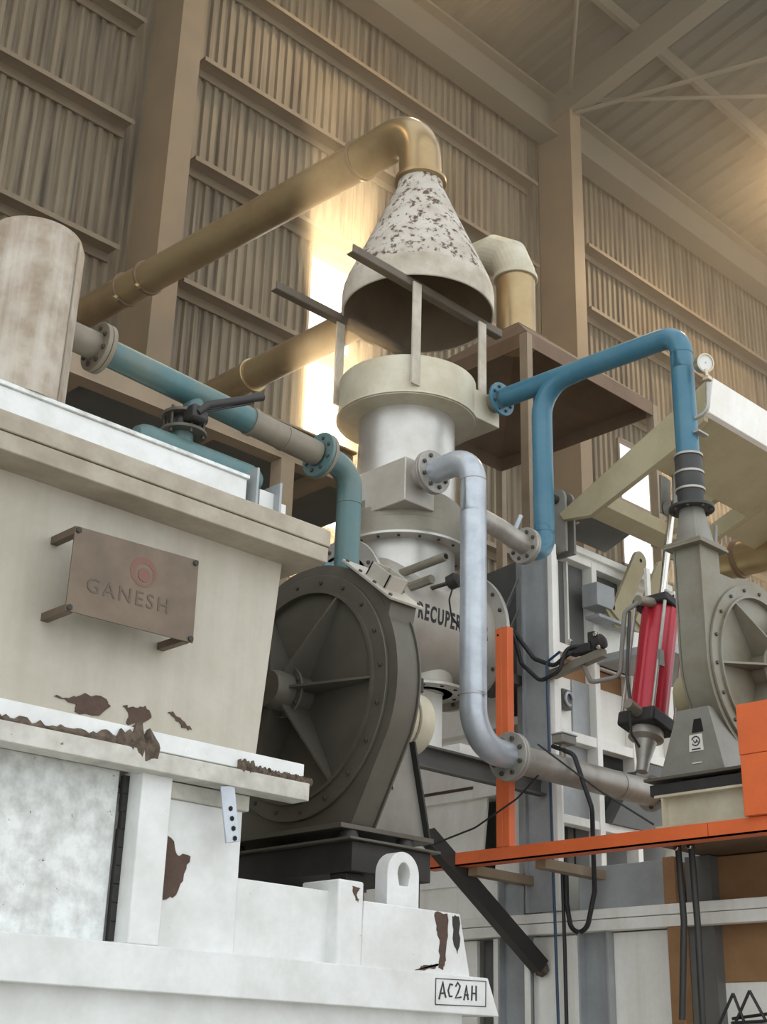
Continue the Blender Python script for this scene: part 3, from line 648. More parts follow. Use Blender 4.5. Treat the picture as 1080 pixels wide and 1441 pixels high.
obj('drop_pipe', cyl(nb(), (BX, BN, 4.62), (BX, BN, 5.26), rb, 32), 'blue', BP)
for z in (5.245,): obj('weld_bead', ringd(nb(), (BX, BN, z), (0,0,1), rb+.002, rb-.01, .005), 'blue', BP)
for z in (4.46,): obj('weld_bead', ringd(nb(), (BX, SY, z), (0,0,1), rb+.002, rb-.01, .005), 'blue', BP)
bm = nb(); sweep(bm, [(5.40, SY+.05, 4.43), (5.42, SY+.02, 4.52)], .014, 8); obj('lever', bm, 'silver', BP)
# rubber sleeve with clamps
bm = nb(); lathe(bm, (BX, BN, 0), (0,0,1), [(.064, 4.63), (.072, 4.62), (.072, 4.535), (.075, 4.53), (.075, 4.44), (.070, 4.43), (.068, 4.35), (.066, 4.34)], 36); obj('rubber_sleeve', bm, 'hose', BP)
for z in (4.625, 4.525, 4.43): obj('hose_clamp', ringd(nb(), (BX, BN, z), (0,0,1), .078, .068, .012), 'silverdull', BP)
quick('bracket_tab', 'silverdull', BP, (BX-.03, BX+.06, BN-.095, BN-.06, 4.745, 4.755), bev=0)
# gauge on a siphon
PG = thing('pressure_gauge', (BX, BN-.12, 4.85), 'small round pressure gauge on a bent siphon beside the blue pipe', 'gauge')
bm = nb(); sweep(bm, bend([(BX, BN-.055, 4.84), (BX, BN-.14, 4.85), (BX+.0, BN-.15, 5.02)], .06, 8), .012, 12); obj('siphon', bm, 'silverdull', PG)
quick('cock', 'brass', PG, (BX-.02, BX+.02, BN-.17, BN-.13, 5.03, 5.055), bev=.004)
gd = V((-.4, -.9, -.25)).normalized(); gc = V((BX-.01, BN-.14, 5.135))
bm = nb(); lathe(bm, gc-gd*.03, gd, [(.04, 0), (.05, .006), (.052, .05), (.044, .052), (.044, .046)], 32, (True, False)); obj('case', bm, 'brass', PG)
obj('dial', lathe(nb(), gc+gd*.012, gd, [(.045, 0), (.045, .003)], 28), 'glassface', PG)
bm = nb(); obox(bm, gc+gd*.017, gc+gd*.017+V((.018, 0, .024)), .004, .002); obj('needle', bm, 'ink', PG)
obj('stem', cyl(nb(), (BX, BN-.15, 5.05), (BX-.005, BN-.145, 5.1), .01, 10), 'brass', PG)

# ================================================================== RIGHT FAN ON THE ORANGE PLATFORM
YF2 = 3.47
out2 = [(-.475, .58), (-.475, .05)] + arc(.475, 180, 236, 14)[1:] + [(-.245, -.585), (.30, -.585)] + arc(.49, -32, 112, 28) + [(-.305, .45), (-.305, .58)]
F2, P2 = make_fan('blower_fan', 'olive grey blower fan on the orange platform at the right edge', (5.975, YF2, 3.525), (1,0,0), (0,-1,0), 'fan2', .45, out2, (125, 65, 5, 185, -55, -115), 'fan2', depth=.15, bolts_n=18, hub=.2)
# discharge transition: rectangular flange, square-to-round, round flange
xa, xb, ya, yb = 5.50, 5.672, YF2, YF2+.155
quick('discharge_flange', 'fan2', F2, (xa-.04, xb+.04, ya-.035, yb+.035, 4.09, 4.105), bev=.002)
quick('discharge_flange', 'fan2', F2, (xa-.035, xb+.035, ya-.03, yb+.03, 4.107, 4.12), bev=.002)
bm = nb(); sq = []; n = 32; lo_, hi2 = [], []
for i in range(n):
    a = 2*PI*(i+.5)/n; c, s = math.cos(a), math.sin(a); k = 1/max(abs(c), abs(s))
    lo_.append(bm.verts.new(((xa+xb)/2+c*k*.082, (ya+yb)/2+s*k*.074, 4.12))); hi2.append(bm.verts.new((BX+c*.062, BN+s*.062, 4.335)))
for i in range(n): bm.faces.new((lo_[i], lo_[(i+1) % n], hi2[(i+1) % n], hi2[i]))
bm.faces.new(lo_[::-1]); bm.faces.new(hi2); obj('transition', bm, 'fangrey', F2, ang=30)
obj('round_flange', lathe(nb(), (BX, BN, 4.325), (0,0,1), [(.06, 0), (.118, 0), (.118, .016), (.06, .018)], 40), 'hose', F2, .002)
for i in range(8):
    a = 2*PI*(i+.5)/8; bolt(F2, (BX+.098*math.cos(a), BN+.098*math.sin(a), 4.325), (0,0,-1), .010)
# pedestal, motor, skid
bm = nb(); prism(bm, [(5.53, 3.43, 2.95), (5.53, 3.80, 2.95), (5.53, 3.68, 3.27), (5.53, 3.50, 3.27)], (.8, 0, 0)); PD = obj('pedestal', bm, 'fangrey', F2, .002)
bm = nb(); prism(bm, [(5.528, 3.535, 3.15), (5.528, 3.60, 3.15), (5.528, 3.585, 3.215), (5.528, 3.545, 3.215)], (.004, 0, 0)); obj('cutout', bm, 'hole', PD)
bm = nb(); prism(bm, [(5.527, 3.54, 3.06), (5.527, 3.62, 3.06), (5.527, 3.615, 3.14), (5.527, 3.545, 3.14)], (.003, 0, 0)); LBL = obj('sticker', bm, 'sticker', PD, label='small white sticker with black spiral logo')
bm = nb(); sweep(bm, [(5.526, 3.58+.022*math.cos(a), 3.108+.022*math.sin(a)) for a in [.3+i*.3 for i in range(19)]], .003, 6); obj('logo_ring', bm, 'ink', LBL)
bm = nb(); sweep(bm, [(5.526, 3.592, 3.112), (5.526, 3.585, 3.10), (5.526, 3.577, 3.103), (5.526, 3.574, 3.114), (5.526, 3.566, 3.10)], .003, 6); obj('logo_swirl', bm, 'ink', LBL)
for z in (3.066, 3.0): 
    bm = nb(); box(bm, 5.5258, 5.528, 3.555, 3.605, z, z+.006); obj('print_line', bm, 'ink' if z > 3.05 else 'sticker', LBL)
MO2 = obj('motor', lathe(nb(), (5.80, 3.63, 3.41), (0,1,0), [(.11, 0), (.125, .01), (.128, .13), (.115, .17), (.08, .185), (.001, .19)], 36, (True, False)), 'olive', F2)
for i in range(6):
    bm = nb(); box(bm, 5.665, 5.69, 3.645, 3.675, 3.33+i*.026, 3.341+i*.026); obj('cooling_fin', bm, 'hole', MO2)
quick('skid_plate', 'fandark', F2, (5.48, 6.4, 3.18, 3.86, 2.935, 2.95), bev=.002)
quick('skid_channel', 'black', F2, (5.50, 6.4, 3.20, 3.84, 2.865, 2.92), bev=.003)
bm = nb(); box(bm, 5.475, 5.54, 3.17, 3.80, 2.85, 2.862); box(bm, 5.525, 5.535, 3.2, 3.78, 2.72, 2.85); box(bm, 5.475, 5.54, 3.17, 3.80, 2.705, 2.715); obj('support_channel', bm, 'alucream', F2)
quick('support_end', 'alucream', F2, (5.478, 5.54, 3.755, 3.762, 2.71, 2.86), bev=0)
for y in (3.35, 3.7): obj('damper_foot', lathe(nb(), (5.56, y, 2.918), (0,0,1), [(.03, 0), (.03, .02)], 16), 'black', F2)

# ---------------------------------------------------------------- orange platform, guard panel and post
OP = thing('platform', (5.7, 4.1, 2.6), 'orange steel platform edge carrying the right fan', 'platform')
for y0, y1 in ((1.0, 3.49), (3.494, 5.32)):
    bm = nb(); prism(bm, [(5.445, y0, 2.63), (5.455, y0, 2.63), (5.455, y0, 2.69), (5.53, y0, 2.69), (5.53, y0, 2.70), (5.445, y0, 2.70)], (0, y1-y0, 0))
    prism(bm, [(5.445, y0, 2.63), (5.54, y0, 2.63), (5.54, y0, 2.638), (5.445, y0, 2.638)], (0, y1-y0, 0)); obj('edge_channel', bm, 'orange', OP)
quick('deck_plate', 'hood', OP, (5.53, 6.6, 1.0, 3.95, 2.665, 2.695), bev=0)
for y in (4.55, 5.02): obj('cross_strut', obox(nb(), (5.52, y, 2.61), (6.0, y-.02, 2.60), .07, .05), 'walk', OP, .002)
GP = thing('guard_panel', (5.43, 3.0, 2.7), 'bright orange guard panel standing before the right fan', 'panel')
quick('panel', 'orange', GP, (5.42, 5.46, 1.8, 3.285, 2.98, 3.215), bev=.003)
quick('panel', 'orange', GP, (5.418, 5.46, 1.8, 3.28, 2.702, 2.978), bev=.003)
OQ = thing('orange_post', (5.47, 4.735, 2.7), 'upright orange steel post behind the silver pipe', 'post')
bm = nb(); box(bm, 5.44, 5.448, 4.735, 4.782, 2.70, 3.90); box(bm, 5.44, 5.49, 4.69, 4.735, 2.70, 3.90); obj('tube', bm, 'orange', OQ, .004)
bolt(OQ, (5.44, 4.76, 3.86), (-1,0,0), .008, 'hole', .002, 'bolt_hole')
BRC = thing('diagonal_brace', (6.0, 5.0, 2.1), 'black square tube brace slanting down from the platform end', 'brace')
obj('tube', obox(nb(), (5.30, 5.16, 2.79), (6.02, 4.975, 2.15), .085, .085), 'blackpaint', BRC, .004)
bm = nb(); lathe(bm, (6.03, 4.97, 2.135), (-.7,.2,.6), [(.035, -.02), (.045, .0), (.03, .03)], 7); obj('weld_lump', bm, 'crust', BRC)

# ================================================================== RIGHT FURNACE
G = thing('holding_furnace', (6.8, 5.2, 0), 'grey and white framed furnace body behind the orange platform', 'furnace')
def hcol_x(y0, y1, z0, z1, x=6.0, m='f2grey', name='frame_column'):
    """H section whose web faces -X"""
    bm = nb(); box(bm, x, x+.12, y0, y0+.012, z0, z1); box(bm, x, x+.12, y1-.012, y1, z0, z1); box(bm, x+.05, x+.06, y0+.012, y1-.012, z0, z1); return obj(name, bm, m, G)
# lower level, faces -X
quick('core_wall', 'f2white', G, (6.16, 8.6, 4.72, 7.2, 0, 2.66), bev=0)
hcol_x(5.055, 5.265, 0, 2.36); hcol_x(4.50, 4.70, 0, 2.36)
quick('edge_strip', 'f2white', G, (5.985, 6.0, 5.03, 5.06, 0, 2.3), (5.985, 6.0, 4.70, 4.76, 0, 2.3), bev=0)
quick('panel', 'f2white', G, (6.05, 6.08, 4.71, 5.05, 0, 2.31)); quick('panel', 'f2white', G, (6.05, 6.08, 4.115, 4.50, 0, 2.31))
quick('panel', 'f2dark', G, (6.10, 6.13, 5.275, 5.46, 0, 2.31)); quick('edge_strip', 'f2white', G, (6.0, 6.05, 5.266, 5.30, 0, 2.31), bev=.002)
quick('panel', 'f2white', G, (6.04, 6.07, 5.46, 6.4, 0, 2.31))
quick('beam', 'f2white', G, (5.97, 6.05, 1.0, 6.3, 2.375, 2.425), bev=.003); quick('beam', 'f2white', G, (5.975, 6.05, 1.0, 6.3, 2.315, 2.372), bev=.003)
quick('post', 'f2brown', G, (5.98, 6.05, 4.03, 4.112, 0, 2.315)); quick('post', 'f2brown', G, (5.98, 6.05, 4.05, 4.12, 2.425, 2.66))
quick('panel', 'f2brown', G, (6.12, 6.15, 1.0, 3.9, 2.05, 2.66), label='brown lower panel'); quick('panel', 'f2white', G, (6.12, 6.15, 1.0, 3.9, 0, 2.05))  # brown material on the upper part, white below
quick('post', 'f2brown', G, (5.98, 6.12, 1.0, 1.1, 0, 2.66)); quick('core_wall', 'f2brown', G, (6.16, 8.6, 1.0, 4.7, 0, 2.655), bev=0)
quick('panel_return', 'f2dark', G, (6.05, 6.15, 3.88, 4.03, 0, 2.66), bev=0)
hcol_x(5.055, 5.265, 2.425, 2.66); quick('panel', 'f2grey', G, (6.05, 6.08, 4.12, 4.72, 2.425, 2.66)); quick('panel', 'f2white', G, (6.05, 6.08, 4.86, 5.05, 2.425, 2.66))
quick('panel', 'f2white', G, (6.04, 6.07, 5.27, 6.4, 2.425, 2.66))
# upper level: corner H column, then a framed face looking -Y
bm = nb(); box(bm, 5.94, 6.0, 4.80, 4.812, 2.43, 4.56); box(bm, 5.94, 6.0, 5.0, 5.012, 2.43, 4.56); box(bm, 5.965, 5.975, 4.812, 5.0, 2.43, 4.56); obj('corner_column', bm, 'f2grey', G); quick('edge_strip', 'f2white', G, (5.935, 5.98, 4.765, 4.80, 2.43, 4.56), bev=.002)
quick('corner_back', 'f2grey', G, (6.0, 6.14, 4.98, 5.1, 2.43, 4.58), bev=0)
quick('core_box', 'f2dark', G, (6.52, 8.4, 5.10, 7.0, 2.66, 4.58), bev=0)
YG = 4.95
for x0, x1 in ((6.14, 6.19), (6.53, 6.58), (6.90, 6.95), (7.3, 7.36)): quick('mullion', 'f2white', G, (x0, x1, YG-.03, YG+.06, 2.66, 4.64), bev=.003)
for z0, z1 in ((4.60, 4.655), (3.97, 4.03), (3.44, 3.50), (2.95, 3.0)): quick('transom', 'f2white', G, (6.14, 7.4, YG-.025, YG+.055, z0, z1), bev=.003)
quick('panel', 'f2dark', G, (6.19, 6.53, YG+.045, YG+.06, 4.03, 4.60)); quick('stiffener', 'f2white', G, (6.335, 6.35, YG+.02, YG+.045, 4.06, 4.60), bev=0)
quick('panel', 'f2white', G, (6.58, 6.90, YG-.005, YG+.01, 3.96, 4.42)); quick('panel', 'f2dark', G, (6.58, 6.90, YG+.045, YG+.06, 4.42, 4.60)); quick('panel', 'f2white', G, (6.95, 7.3, YG+.02, YG+.03, 3.5, 4.60))
quick('panel', 'f2brown', G, (6.19, 6.53, YG+.045, YG+.06, 3.84, 3.97)); quick('panel', 'f2white', G, (6.19, 6.36, YG+.03, YG+.045, 3.50, 3.84)); hp = quick('panel', 'f2grey', G, (6.36, 6.53, YG+.02, YG+.05, 3.50, 3.84))
quick('panel', 'f2brown', G, (6.58, 6.90, YG+.045, YG+.06, 3.84, 3.96)); quick('panel', 'f2white', G, (6.58, 6.90, YG+.03, YG+.045, 3.50, 3.84))
for x in (6.80, 6.88): bolt(G, (x, YG-.005, 3.985), (0,-1,0), .016, 'hole', .004)
quick('panel', 'f2grey', G, (6.19, 6.53, YG+.05, YG+.06, 3.0, 3.44)); bm = nb(); prism(bm, [(6.62, 4.90, 3.0), (6.95, 4.90, 3.42), (7.2, 4.90, 3.42), (7.2, 4.90, 3.0)], (0, .1, 0)); obj('chute_plate', bm, 'f2dark', G)
# socket on the panel
SK = quick('socket_box', 'f2dark', G, (6.22, 6.31, YG-.02, YG+.03, 3.63, 3.75), bev=.006)
bm = nb(); sweep(bm, [(6.265+.035*math.cos(a), YG-.03, 3.69+.04*math.sin(a)) for a in [i*.5 for i in range(11)]], .010, 8); obj('plug_ring', bm, 'silver', SK)
# sloping white casing left of the corner column, with its beams
for (ya_, yb_) in ((5.42, 6.3), (5.10, 5.31)):
    bm = nb(); prism(bm, [(6.02, ya_, 2.62), (6.02, yb_, 2.62), (6.09, yb_, 3.14), (6.09, ya_, 3.14)], (.02, 0, 0)); obj('casing_plate', bm, 'f2white', G, .002)
bm = nb(); prism(bm, [(6.07, 5.40, 3.20), (6.07, 6.3, 3.20), (6.12, 6.3, 3.53), (6.12, 5.40, 3.53)], (.02, 0, 0)); obj('casing_plate', bm, 'f2white', G, .002)
quick('beam', 'f2white', G, (6.05, 6.2, 5.06, 6.4, 3.13, 3.20), bev=.003); quick('beam', 'f2white', G, (6.05, 6.2, 5.06, 6.4, 3.53, 3.58), bev=.003)
quick('scale_strip', 'rust', G, (6.045, 6.06, 5.5, 5.98, 3.185, 3.203), bev=0)
quick('inner_wall', 'f2dark', G, (6.40, 6.45, 5.06, 7.0, 2.66, 4.4), bev=0)
quick('casing_plate', 'f2white', G, (6.1, 6.12, 5.3, 6.4, 3.58, 3.8))
bm = nb(); prism(bm, [(6.02, 5.06, 3.82), (6.02, 5.34, 3.82), (6.02, 5.46, 4.1), (6.02, 5.40, 4.52), (6.02, 5.06, 4.55)], (.02, 0, 0)); obj('gusset_plate', bm, 'f2dark', G)
obj('gusset_rib', obox(nb(), (6.01, 5.08, 4.42), (6.01, 5.38, 3.95), .03, .012), 'f2grey', G); obj('gusset_rib', obox(nb(), (6.01, 5.08, 4.22), (6.01, 5.3, 3.88), .03, .012), 'f2grey', G)
quick('ledge', 'f2dark', G, (5.9, 6.15, 5.06, 5.4, 3.74, 3.80), bev=.003)
# roof edge, hinge posts
quick('roof_edge', 'f2white', G, (6.12, 7.4, 4.90, 5.2, 4.655, 4.70), bev=.004)
for x in (6.02, 6.10):
    P = [(x, 4.72, 4.52), (x, 4.86, 4.52)] + [(x, 4.79+.07*math.cos(a), 4.87+.07*math.sin(a)) for a in [i*PI/10 for i in range(11)]][::-1][::-1]
    P = [(x, 4.86, 4.52)] + [(x, 4.79+.07*math.cos(i*PI/10), 4.87+.07*math.sin(i*PI/10)) for i in range(11)] + [(x, 4.72, 4.52)]
    obj('hinge_plate', prism(nb(), P, (.02, 0, 0)), 'fangrey', G, .002)
obj('hinge_pin', cyl(nb(), (5.99, 4.79, 4.87), (6.2, 4.79, 4.87), .028, 16), 'hose', G)
# fork bracket
def forkplate(x0, z0, x1, z1, wd, y):
    d = V((x1-x0, 0, z1-z0)).normalized(); nrm = V((-d.z, 0, d.x)); P = []
    for i in range(9): a = PI*i/8; P.append(V((x1, y, z1)) + (nrm*math.cos(a) + d*math.sin(a))*wd/2)
    P += [V((x0, y, z0)) - nrm*wd/2, V((x0, y, z0)) + nrm*wd/2]; return P
for dx in (0, .25):
    o = obj('fork_plate', prism(nb(), forkplate(6.62+dx, 4.26, 6.90+dx, 4.72, .13, 4.80), (0, .025, 0)), 'olive', G, .002); bolt(o, (6.90+dx, 4.80, 4.72), (0,-1,0), .014, 'hole', .002, 'pin_hole')
obj('fork_web', prism(nb(), [(6.52, 4.815, 4.30), (6.62, 4.815, 4.2), (6.95, 4.815, 4.24), (7.0, 4.815, 4.36), (6.80, 4.815, 4.42), (6.60, 4.815, 4.40)], (0, .02, 0)), 'olive', G, .002)
quick('bracket_box', 'f2grey', G, (6.42, 6.60, 4.80, 4.92, 4.30, 4.45)); quick('bracket_box', 'f2grey', G, (6.42, 6.80, 4.79, 4.90, 4.22, 4.24), bev=.001)

# ---------------------------------------------------------------- tilted lid of the right furnace
LD = thing('furnace_lid', (6.5, 4.7, 4.8), 'raised olive furnace lid tilted up behind the blue drop pipe', 'lid')
def lp(y, off=0.): return 4.82 + .39*(4.65-y) + off
bm = nb(); prism(bm, [(6.0, 4.75, lp(4.75)-.02), (6.0, 3.66, lp(3.66, .08)), (6.0, 3.70, lp(3.70, -.15)), (6.0, 3.90, lp(3.90, -.185)), (6.0, 4.52, lp(4.52, -.185)), (6.0, 4.72, lp(4.72, -.08))], (.04, 0, 0)); obj('side_rail', bm, 'olive', LD, .003)
bm = nb(); prism(bm, [(7.10, 4.75, lp(4.75)), (7.10, 3.66, lp(3.66)), (7.10, 3.70, lp(3.70, -.12)), (7.10, 4.6, lp(4.6, -.12))], (.04, 0, 0)); obj('side_rail', bm, 'olive', LD, .003)
bm = nb(); prism(bm, [(6.0, 3.62, lp(3.62, .06)), (6.0, 3.655, lp(3.66, .065)), (6.0, 3.70, lp(3.70, -.12)), (6.0, 3.665, lp(3.665, -.125))], (1.6, 0, 0)); obj('end_plate', bm, 'f2white', LD, .003)
bm = nb(); prism(bm, [(6.04, 4.12, lp(4.12, -.12)), (6.04, 3.70, lp(3.70, -.12)), (6.04, 3.70, lp(3.70, -.10)), (6.04, 4.12, lp(4.12, -.10))], (1.06, 0, 0)); obj('cover_plate', bm, 'olive', LD)
bm = nb(); prism(bm, [(7.14, 4.3, lp(4.3, -.12)), (7.14, 3.70, lp(3.70, -.12)), (7.14, 3.70, lp(3.70, -.10)), (7.14, 4.3, lp(4.3, -.10))], (.46, 0, 0)); obj('cover_plate', bm, 'olive', LD)
bm = nb(); prism(bm, [(6.04, 4.58, lp(4.58, -.13)), (6.04, 4.47, lp(4.47, -.13)), (6.04, 4.47, lp(4.47, -.04)), (6.04, 4.58, lp(4.58, -.04))], (1.06, 0, 0)); obj('cross_beam', bm, 'olive', LD, .003)
bm = nb(); prism(bm, [(6.14, 4.98, 4.78), (6.14, 4.60, 4.92), (6.14, 4.60, 4.94), (6.14, 4.98, 4.80)], (.62, 0, 0)); obj('dark_plate', bm, 'f2dark', LD)  # plate near the hinge in the plain dark grey material
bm = nb(); prism(bm, [(6.76, 4.62, lp(4.62, -.10)), (6.76, 4.12, lp(4.12, -.10)), (6.76, 4.12, lp(4.12)), (6.76, 4.62, lp(4.62))], (.05, 0, 0)); obj('cross_beam', bm, 'olive', LD)
for x, y in ((6.3, 4.85), (6.45, 4.72)): bolt(LD, (x, y, 4.78+.37*(4.98-y)), (0,-.3,-1), .015, 'brass')

# ---------------------------------------------------------------- red cylinder
RY = 4.15
RD = thing('lift_cylinder', (5.93, RY, 3.25), 'red hydraulic lift cylinder with black end caps and bright rod', 'cylinder')
ca_, cb_ = V((5.965, RY, 3.40)), V((6.13, RY, 4.03)); ax = (cb_-ca_).normalized(); cl = (cb_-ca_).length
prof = []; bm = nb(); n = 60; s_, u_ = frame(ax)[1:]
rr = [.103+(.006 if (i % 15) < 4 else 0) for i in range(n)]
ra = [bm.verts.new(ca_+(s_*math.cos(2*PI*i/n)+u_*math.sin(2*PI*i/n))*rr[i]) for i in range(n)]; rb_ = [bm.verts.new(cb_+(s_*math.cos(2*PI*i/n)+u_*math.sin(2*PI*i/n))*rr[i]) for i in range(n)]
for i in range(n): bm.faces.new((ra[i], ra[(i+1) % n], rb_[(i+1) % n], rb_[i]))
bm.faces.new(ra[::-1]); bm.faces.new(rb_); TB = obj('tube', bm, 'red', RD, ang=20)
obj('end_cap', obox(nb(), ca_-ax*.085, ca_, .235, .235, (0,1,0)), 'black', RD, .015); obj('end_cap', obox(nb(), cb_, cb_+ax*.055, .235, .235, (0,1,0)), 'black', RD, .012)
for i in (-1, 1):
    for j in (-1, 1):
        o_ = s_*i*.1+u_*j*.1; obj('tie_rod', cyl(nb(), ca_-ax*.02+o_, cb_+ax*.07+o_, .010, 8), 'silverdull', RD)
obj('rod', cyl(nb(), cb_+ax*.05, V((6.30, RY, 4.68)), .022, 18), 'chrome', RD)
obj('rod_gland', lathe(nb(), cb_+ax*.05, ax, [(.055, 0), (.055, .04), (.035, .05)], 20), 'black', RD)
ey = V((6.305, RY, 4.72)); obj('rod_eye', lathe(nb(), ey-V((0,.03,0)), (0,1,0), [(.02, 0), (.048, 0), (.048, .06), (.02, .06)], 24, (False, False)), 'fangrey', RD, .002)
obj('clevis_pin', cyl(nb(), ey-V((0,.06,0)), ey+V((0,.06,0)), .02, 14), 'hose', RD)
for s in (-1, 1): obj('clevis_plate', obox(nb(), ey+V((0,.045*s,-.03)), V((6.32, RY+.045*s, 4.94)), .10, .012, (0,1,0)), 'fangrey', RD, .002)
obj('tail_cone', lathe(nb(), ca_-ax*.08, -ax, [(.09, 0), (.095, .05), (.06, .07), (.035, .18), (.03, .24)], 28), 'silverdull', RD)
bm = nb(); sweep(bm, [ca_+V((-.12, -.02, .0)), ca_+V((-.21, -.02, .03))], .03, 14); obj('port', bm, 'darkalu', RD)
bm = nb(); sweep(bm, [cb_+V((-.10, -.02, .03)), cb_+V((-.24, -.02, .01))], .028, 14); obj('port', bm, 'darkalu', RD)
quick('rating_plate', 'fangrey', RD, (5.93, 5.97, RY-.118, RY-.10, 3.66, 3.75), bev=0)
HS = thing('hydraulic_hose', (5.9, 4.2, 3.4), 'grey brown hose looping down beside the red cylinder', 'hose')
bm = nb(); sweep(bm, bend([(5.90, 4.13, 4.03), (5.86, 4.2, 3.98), (5.86, 4.25, 3.62), (5.80, 4.4, 3.60), (5.98, 4.6, 3.80)], .05, 6), .013, 10); obj('hose_run', bm, 'greyhose', HS)
bm = nb(); sweep(bm, bend([(5.78, 4.13, 3.44), (5.80, 4.16, 3.6), (5.88, 4.18, 3.98)], .05, 6), .009, 8); obj('hose_run', bm, 'hose', HS)
bm = nb(); sweep(bm, bend([(5.77, 4.13, 3.42), (5.80, 4.15, 3.28), (5.93, 4.15, 3.17)], .05, 6), .007, 8); obj('hose_run', bm, 'hose', HS)
# stands and rods seen above the cylinder
LF = thing('steel_stand', (6.6, 4.6, 3.9), 'white upright flats and crossbars behind the cylinder rod', 'frame')
for x, y, z0, z1 in ((6.60, 4.55, 4.08, 4.52), (6.86, 4.5, 4.1, 4.75), (6.93, 4.45, 4.0, 4.40)): quick('upright', 'f2white', LF, (x-.018, x+.018, y-.01, y+.01, z0, z1), bev=0)
quick('crossbar', 'f2white', LF, (6.72, 7.2, 4.44, 4.5, 4.33, 4.38), bev=.002); quick('crossbar', 'f2white', LF, (6.72, 7.2, 4.44, 4.5, 4.18, 4.22), bev=.002); quick('side_bar', 'f2white', LF, (6.72, 6.75, 4.43, 4.5, 4.0, 4.36), bev=.002)
obj('guide_rod', cyl(nb(), (6.35, 3.95, 3.95), (6.45, 3.95, 4.6), .012, 10), 'fangrey', LF)
quick('base_bar', 'f2grey', LF, (6.55, 7.3, 4.42, 4.95, 3.97, 4.02), bev=.002)

# ================================================================== WALKWAY BEHIND THE LID
WK = thing('walkway', (3.9, 6.2, 4.9), 'brown steel walkway beam and dark deck behind the teal pipe', 'walkway')
bm = nb(); box(bm, 2.3, 5.15, 5.70, 5.71, 4.93, 5.16); box(bm, 2.3, 5.15, 5.66, 5.76, 4.925, 4.937); box(bm, 2.3, 5.15, 5.66, 5.76, 5.155, 5.167); obj('edge_beam', bm, 'walk', WK)
quick('deck_plate', 'f2dark', WK, (2.3, 5.6, 5.76, 7.4, 5.02, 5.03), bev=0)
for x in (3.2, 4.1, 5.0): quick('cross_joist', 'walk', WK, (x-.04, x+.04, 5.76, 7.35, 4.94, 5.02), bev=0)
quick('rear_beam', 'walk', WK, (2.3, 5.6, 7.3, 7.4, 4.8, 5.02), bev=0)
quick('side_sheet', 'hood', WK, (2.3, 5.0, 6.9, 6.92, 3.2, 4.95), bev=0)
for x in (2.5, 5.3): quick('leg', 'walk', WK, (x-.05, x+.05, 7.3, 7.4, 0, 4.8), bev=0)
for x in (2.35, 4.6): quick('leg', 'walk', WK, (x-.05, x+.05, 5.66, 5.76, 0, 4.925), bev=0)
obj('hand_rail', cyl(nb(), (3.2, 5.3, 4.13), (4.75, 5.3, 4.13), .014, 10), 'hood', WK)
# brown channel under the recuperator barrel
SBM = thing('support_beam', (5.2, 4.9, 3.05), 'dark brown channel beam running under the recuperator barrel', 'beam')
bm = nb(); box(bm, 4.45, 5.96, 4.90, 4.912, 3.06, 3.18); box(bm, 4.45, 5.96, 4.86, 4.912, 3.168, 3.18); box(bm, 4.45, 5.96, 4.86, 4.912, 3.06, 3.072); obj('channel', bm, 'f2dark', SBM)
quick('stanchion', 'f2dark', SBM, (4.52, 4.60, 4.92, 5.0, 0, 3.16), bev=0)
quick('cross_piece', 'f2white', SBM, (5.3, 5.46, 4.912, 6.1, 3.19, 3.25), bev=.003)
quick('saddle_post', 'f2white', SBM, (5.3, 5.46, 5.2, 5.36, 3.25, 3.6), bev=.003)
# duct passing behind the right fan
RDU = thing('rear_duct', (7.3, 4.3, 4.5), 'brassy duct passing behind the right fan at the frame edge', 'duct')
bm = nb(); cyl(bm, (7.6, 4.9, 4.86), (7.6, 2.4, 4.80), .12, 28); obj('duct_run', bm, 'gold', RDU)
obj('ring_joint', ringd(nb(), (7.6, 4.5, 4.85), (0,-1,0), .135, .1, .03), 'ringrust', RDU)

# ================================================================== CABLES, HOSES, SWITCHES
LS = thing('limit_switch', (5.92, 4.6, 3.74), 'black limit switch cluster on a grey bracket arm before the frame', 'switch')
obj('bracket_arm', obox(nb(), (5.93, 4.80, 3.735), (5.93, 4.40, 3.80), .05, .05), 'darkalu', LS, .002)
bm = nb(); box(bm, 5.89, 5.95, 4.47, 4.62, 3.815, 3.87); obj('switch_body', bm, 'black', LS, .008)
bm = nb(); lathe(bm, (5.92, 4.43, 3.86), (0,-1,.25), [(.02, -.03), (.045, -.02), (.045, .03), (.03, .04)], 14); obj('roller', bm, 'black', LS)
bm = nb(); box(bm, 5.895, 5.935, 4.44, 4.49, 3.87, 3.93); obj('clamp', bm, 'black', LS, .006)
for y, z in ((4.42, 3.90), (4.40, 3.82), (4.60, 3.895)): bolt(LS, (5.885, y, z), (-1,0,0), .014, 'chrome')
def cable(name, label, pts, r, m='cable', cat='cable', rad=.08):
    bm = nb(); sweep(bm, bend(pts, rad, 6), r, 10); o = obj(name, bm, m, None, label=label, cat=cat); return o
cable('rubber_hose', 'black hose drooping from the barrel flange to the limit switch', [(5.72, 5.07, 4.06), (5.80, 4.97, 4.03), (5.87, 4.86, 3.84), (5.88, 4.72, 3.77), (5.88, 4.62, 3.82), (5.90, 4.58, 3.84)], .013, cat='hose', rad=.06)
cable('rubber_hose', 'black hose making the deeper loop below the limit switch', [(5.72, 5.05, 4.05), (5.80, 4.955, 4.0), (5.85, 4.94, 3.82), (5.85, 4.80, 3.69), (5.85, 4.66, 3.72), (5.87, 4.62, 3.86), (5.90, 4.55, 3.86)], .012, cat='hose', rad=.06)
